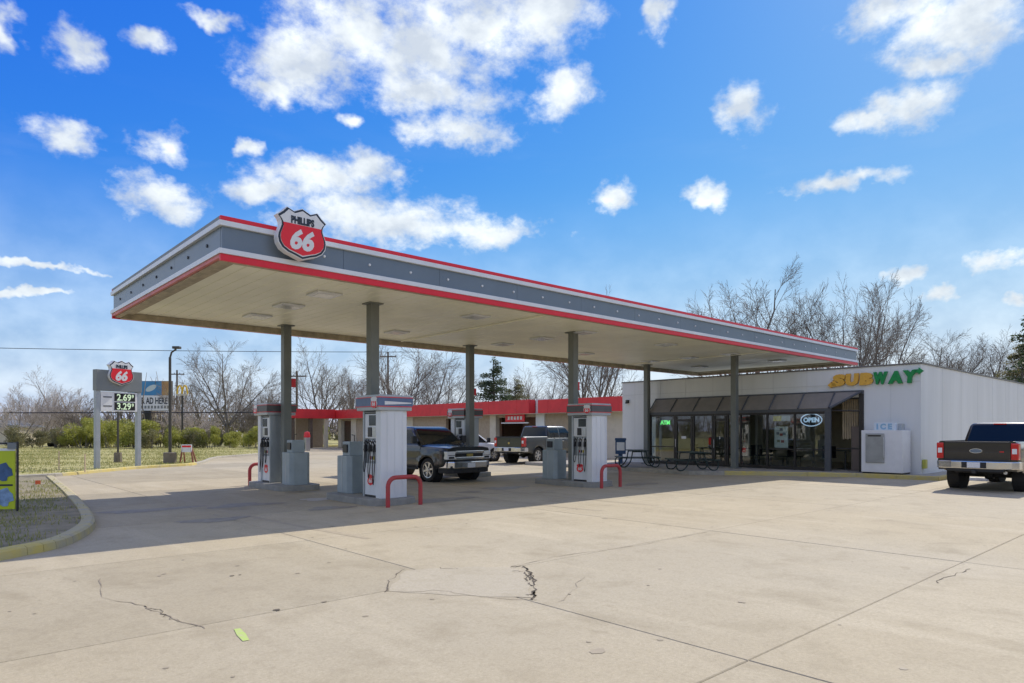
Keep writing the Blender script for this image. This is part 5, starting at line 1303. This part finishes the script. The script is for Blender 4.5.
# evergreens and shrubs: leaf faces through the crown
def leaf_mesh(name, seed, lobes, n, size, flat=.0):
    rnd = np.random.default_rng(seed); cen = np.array([l[:3] for l in lobes]); rad = np.array([l[3:] for l in lobes])
    w = rad.prod(1)**(2/3); idx = rnd.choice(len(lobes), n, p=w/w.sum())
    d = rnd.normal(size=(n, 3)); d /= np.linalg.norm(d, axis=1)[:, None]
    rr = rnd.uniform(.35, 1.05, n)**.6
    p = cen[idx]+d*rad[idx]*rr[:, None]; p[:, 2] = np.maximum(p[:, 2], .03)
    a = rnd.normal(size=(n, 3)); a /= np.linalg.norm(a, axis=1)[:, None]; b = np.cross(a, rnd.normal(size=(n, 3))); b /= np.linalg.norm(b, axis=1)[:, None]
    s = size*rnd.uniform(.5, 1.4, n)[:, None]
    v = np.stack([p-a*s, p+b*s*.45, p+a*s, p-b*s*.45], 1).reshape(-1, 3)
    me = bpy.data.meshes.new(name); me.from_pydata(v.tolist(), [], [(4*i, 4*i+1, 4*i+2, 4*i+3) for i in range(n)]); me.update(); return me
def lobes_shrub(seed, w, h, n=14):
    r = random.Random(seed); out = []
    for k in range(n):
        x, y = r.uniform(-w, w)*.7, r.uniform(-w, w)*.5; z = r.uniform(.2, .8)*h*(1-.4*(abs(x)/w)**2); q = r.uniform(.16, .34)*w
        out.append((x, y, z, q*1.1, q, q*r.uniform(.7, 1.1)))
    return out
SHR = []
for s in range(4):
    me = leaf_mesh('foliage', 40+s, lobes_shrub(60+s, 2.2, 3.0, 20), 5200, .085)
    tb = TubeBuf(); rnd = random.Random(s)
    for k in range(9):
        p = Vector((rnd.uniform(-.8, .8), rnd.uniform(-.5, .5), -.05)); d = rdir(Vector((0, 0, 1)), rnd.uniform(.1, .5), rnd); tb.seg([p, p+d*1.0, p+d*1.9+Vector((0, 0, .2))], [.04, .03, .012], 4)
    SHR.append((me, tb.mesh('stems')))
def place_shrub(k, px, yc, ytop, wide, label, m):
    me, st = SHR[k]; q = D(px, yc, .02); h = ZH(ytop, yc)/3.0
    t = thing('shrub', label, 'shrub', q, random.uniform(0, 6), 'shrubs along the back of the verge')
    b = put('stems', st, M_bark, t); a = put('foliage', me, None, t)
    if not me.materials: me.materials.append(M_leafg)
    a.material_slots[0].link = 'OBJECT'; a.material_slots[0].material = m
    for o in (a, b): o.scale = (h*wide, h*wide, h)
rs_ = random.Random(4)
HP = [(14, 'leftmost shrub in the hedge, under the pale trees'), (38, 'shrub under the pale trees, second from the left'), (56, 'shrub behind the far blue car'), (72, 'shrub right of the far blue car'), (84, 'shrub left of the price sign'),
      (95, 'tall shrub behind the left leg of the price sign'), (106, 'shrub between the price sign legs, left one'), (117, 'shrub between the price sign legs, middle one'), (128, 'shrub between the price sign legs, right one'), (140, 'shrub behind the right leg of the price sign'),
      (152, 'shrub below the billboard'), (164, 'shrub just left of the area lamp pole'), (176, 'shrub between the area lamp and the arches pole'), (188, 'shrub behind the sandwich board'), (199, 'shrub right of the sandwich board'), (211, 'shrub left of the tall bare tree'),
      (223, 'shrub at the foot of the tall bare tree'), (235, 'shrub right of the tall bare tree'), (247, 'shrub left of the leftmost pump'), (258, 'shrub behind the leftmost pump'), (300, 'shrub seen past the left end of the red wing'), (318, 'shrub seen under the red roofed wing')]
for i, (px, lab) in enumerate(HP):
    m = M_leafo if i in (0, 1, 2, 10, 11, 16, 20) or rs_.random() < .15 else M_leafg
    place_shrub(i % 4, px+rs_.uniform(-2, 2), (78 if px > 290 else rs_.uniform(59, 68)), rs_.uniform(413, 427) if 66 < px < 150 else rs_.uniform(419, 430), rs_.uniform(.7, 1.1), ('olive ' if m is M_leafo else 'yellow green ')+lab, m)
# conifers
def conifer(seed, h=10, w=3.0, n=11000):
    r = random.Random(seed); lob = []; tb = TubeBuf(); tb.seg([Vector((0, 0, -.1)), Vector((.1, 0, h*.5)), Vector((0, .1, h*.97))], [.2, .13, .03], 7)
    for k in range(80):
        z = h*r.uniform(.18, 1.0); f = 1-(z/h-.2)/.85; a = r.uniform(0, 6.28); L = w*f*r.uniform(.55, 1.15)+.25
        e = Vector((math.cos(a)*L, math.sin(a)*L, z-.12*L+r.uniform(-.1, .3))); tb.seg([Vector((0, 0, z-.3)), e*.6+Vector((0, 0, z*.4)), e], [.05, .035, .012], 4)
        q = .26+.24*L; lob.append((e.x*.85, e.y*.85, e.z, q, q, q*.55)); lob.append((e.x*.45, e.y*.45, e.z+.1, q*.8, q*.8, q*.4))
    return tb.mesh('trunk'), leaf_mesh('crown', seed, lob, n, .11)
CON = [conifer(s) for s in (71, 72)]
for k, px, yc, yt, wd, lab, m in ((0, 493, 78, 358, 1.2, 'dark conifer right of the second rear canopy column', M_leafd), (1, 1040, 56, 312, 1.3, 'dark evergreen at the right edge above the side wall', M_leafd), (1, 1022, 66, 345, 1.2, 'lower evergreen beside the one at the right edge', M_leafo), (0, 515, 84, 378, 1.3, 'low olive evergreen beside the dark conifer', M_leafo)):
    tr, cr = CON[k]; q = D(px, yc, -.05); s = ZH(yt, yc)/10
    t = thing('conifer_tree', lab, 'tree', q, random.uniform(0, 6), 'evergreen trees'); a = put('trunk', tr, M_bark, t); b = put('crown', cr, None, t)
    if not cr.materials: cr.materials.append(M_leafd)
    b.material_slots[0].link = 'OBJECT'; b.material_slots[0].material = m
    for o in (a, b): o.scale = (s*wd, s*wd, s)
# far wood along the horizon, read as one mass
rnd = random.Random(99); fb = TubeBuf()
for k in range(9000):
    az = rnd.uniform(-.95, .95) if k < 5200 else rnd.uniform(.95, 5.33); dist = rnd.uniform(105, 150)
    p = cw(math.sin(az)*dist, math.cos(az)*dist, -.1); h = rnd.uniform(2.5, 7.5)*(1+.2*math.sin(az*23)+.2*math.sin(az*51+1)); d = rdir(Vector((0, 0, 1)), rnd.uniform(0, .45), rnd)
    st = rnd.uniform(0, .5)*h
    p = p+d*st
    fb.seg([p, p+d*(h-st)*.5+Vector((rnd.gauss(0, .4), rnd.gauss(0, .4), 0)), p+d*(h-st)+Vector((rnd.gauss(0, 1.1), rnd.gauss(0, 1.1), 0))], [.13, .09, .03], 3)
o = put('far_wood', fb.mesh('far_wood'), M_twig); struct(o, 'stuff'); tag(o, 'distant bare wood along the horizon', 'woods')
lob = []
for k in range(150):
    az = -.95+6.28*k/150; dist = 118+10*math.sin(k*1.7); p = cw(math.sin(az)*dist, math.cos(az)*dist, rnd.uniform(.6, 2.6)); lob.append((p.x, p.y, p.z, 2.4, 2.4, rnd.uniform(1.2, 2.8)))
o = put('far_undergrowth', leaf_mesh('far_undergrowth', 9, lob, 52000, .34), M_leafo); struct(o, 'stuff'); tag(o, 'distant olive undergrowth below the bare wood', 'undergrowth')
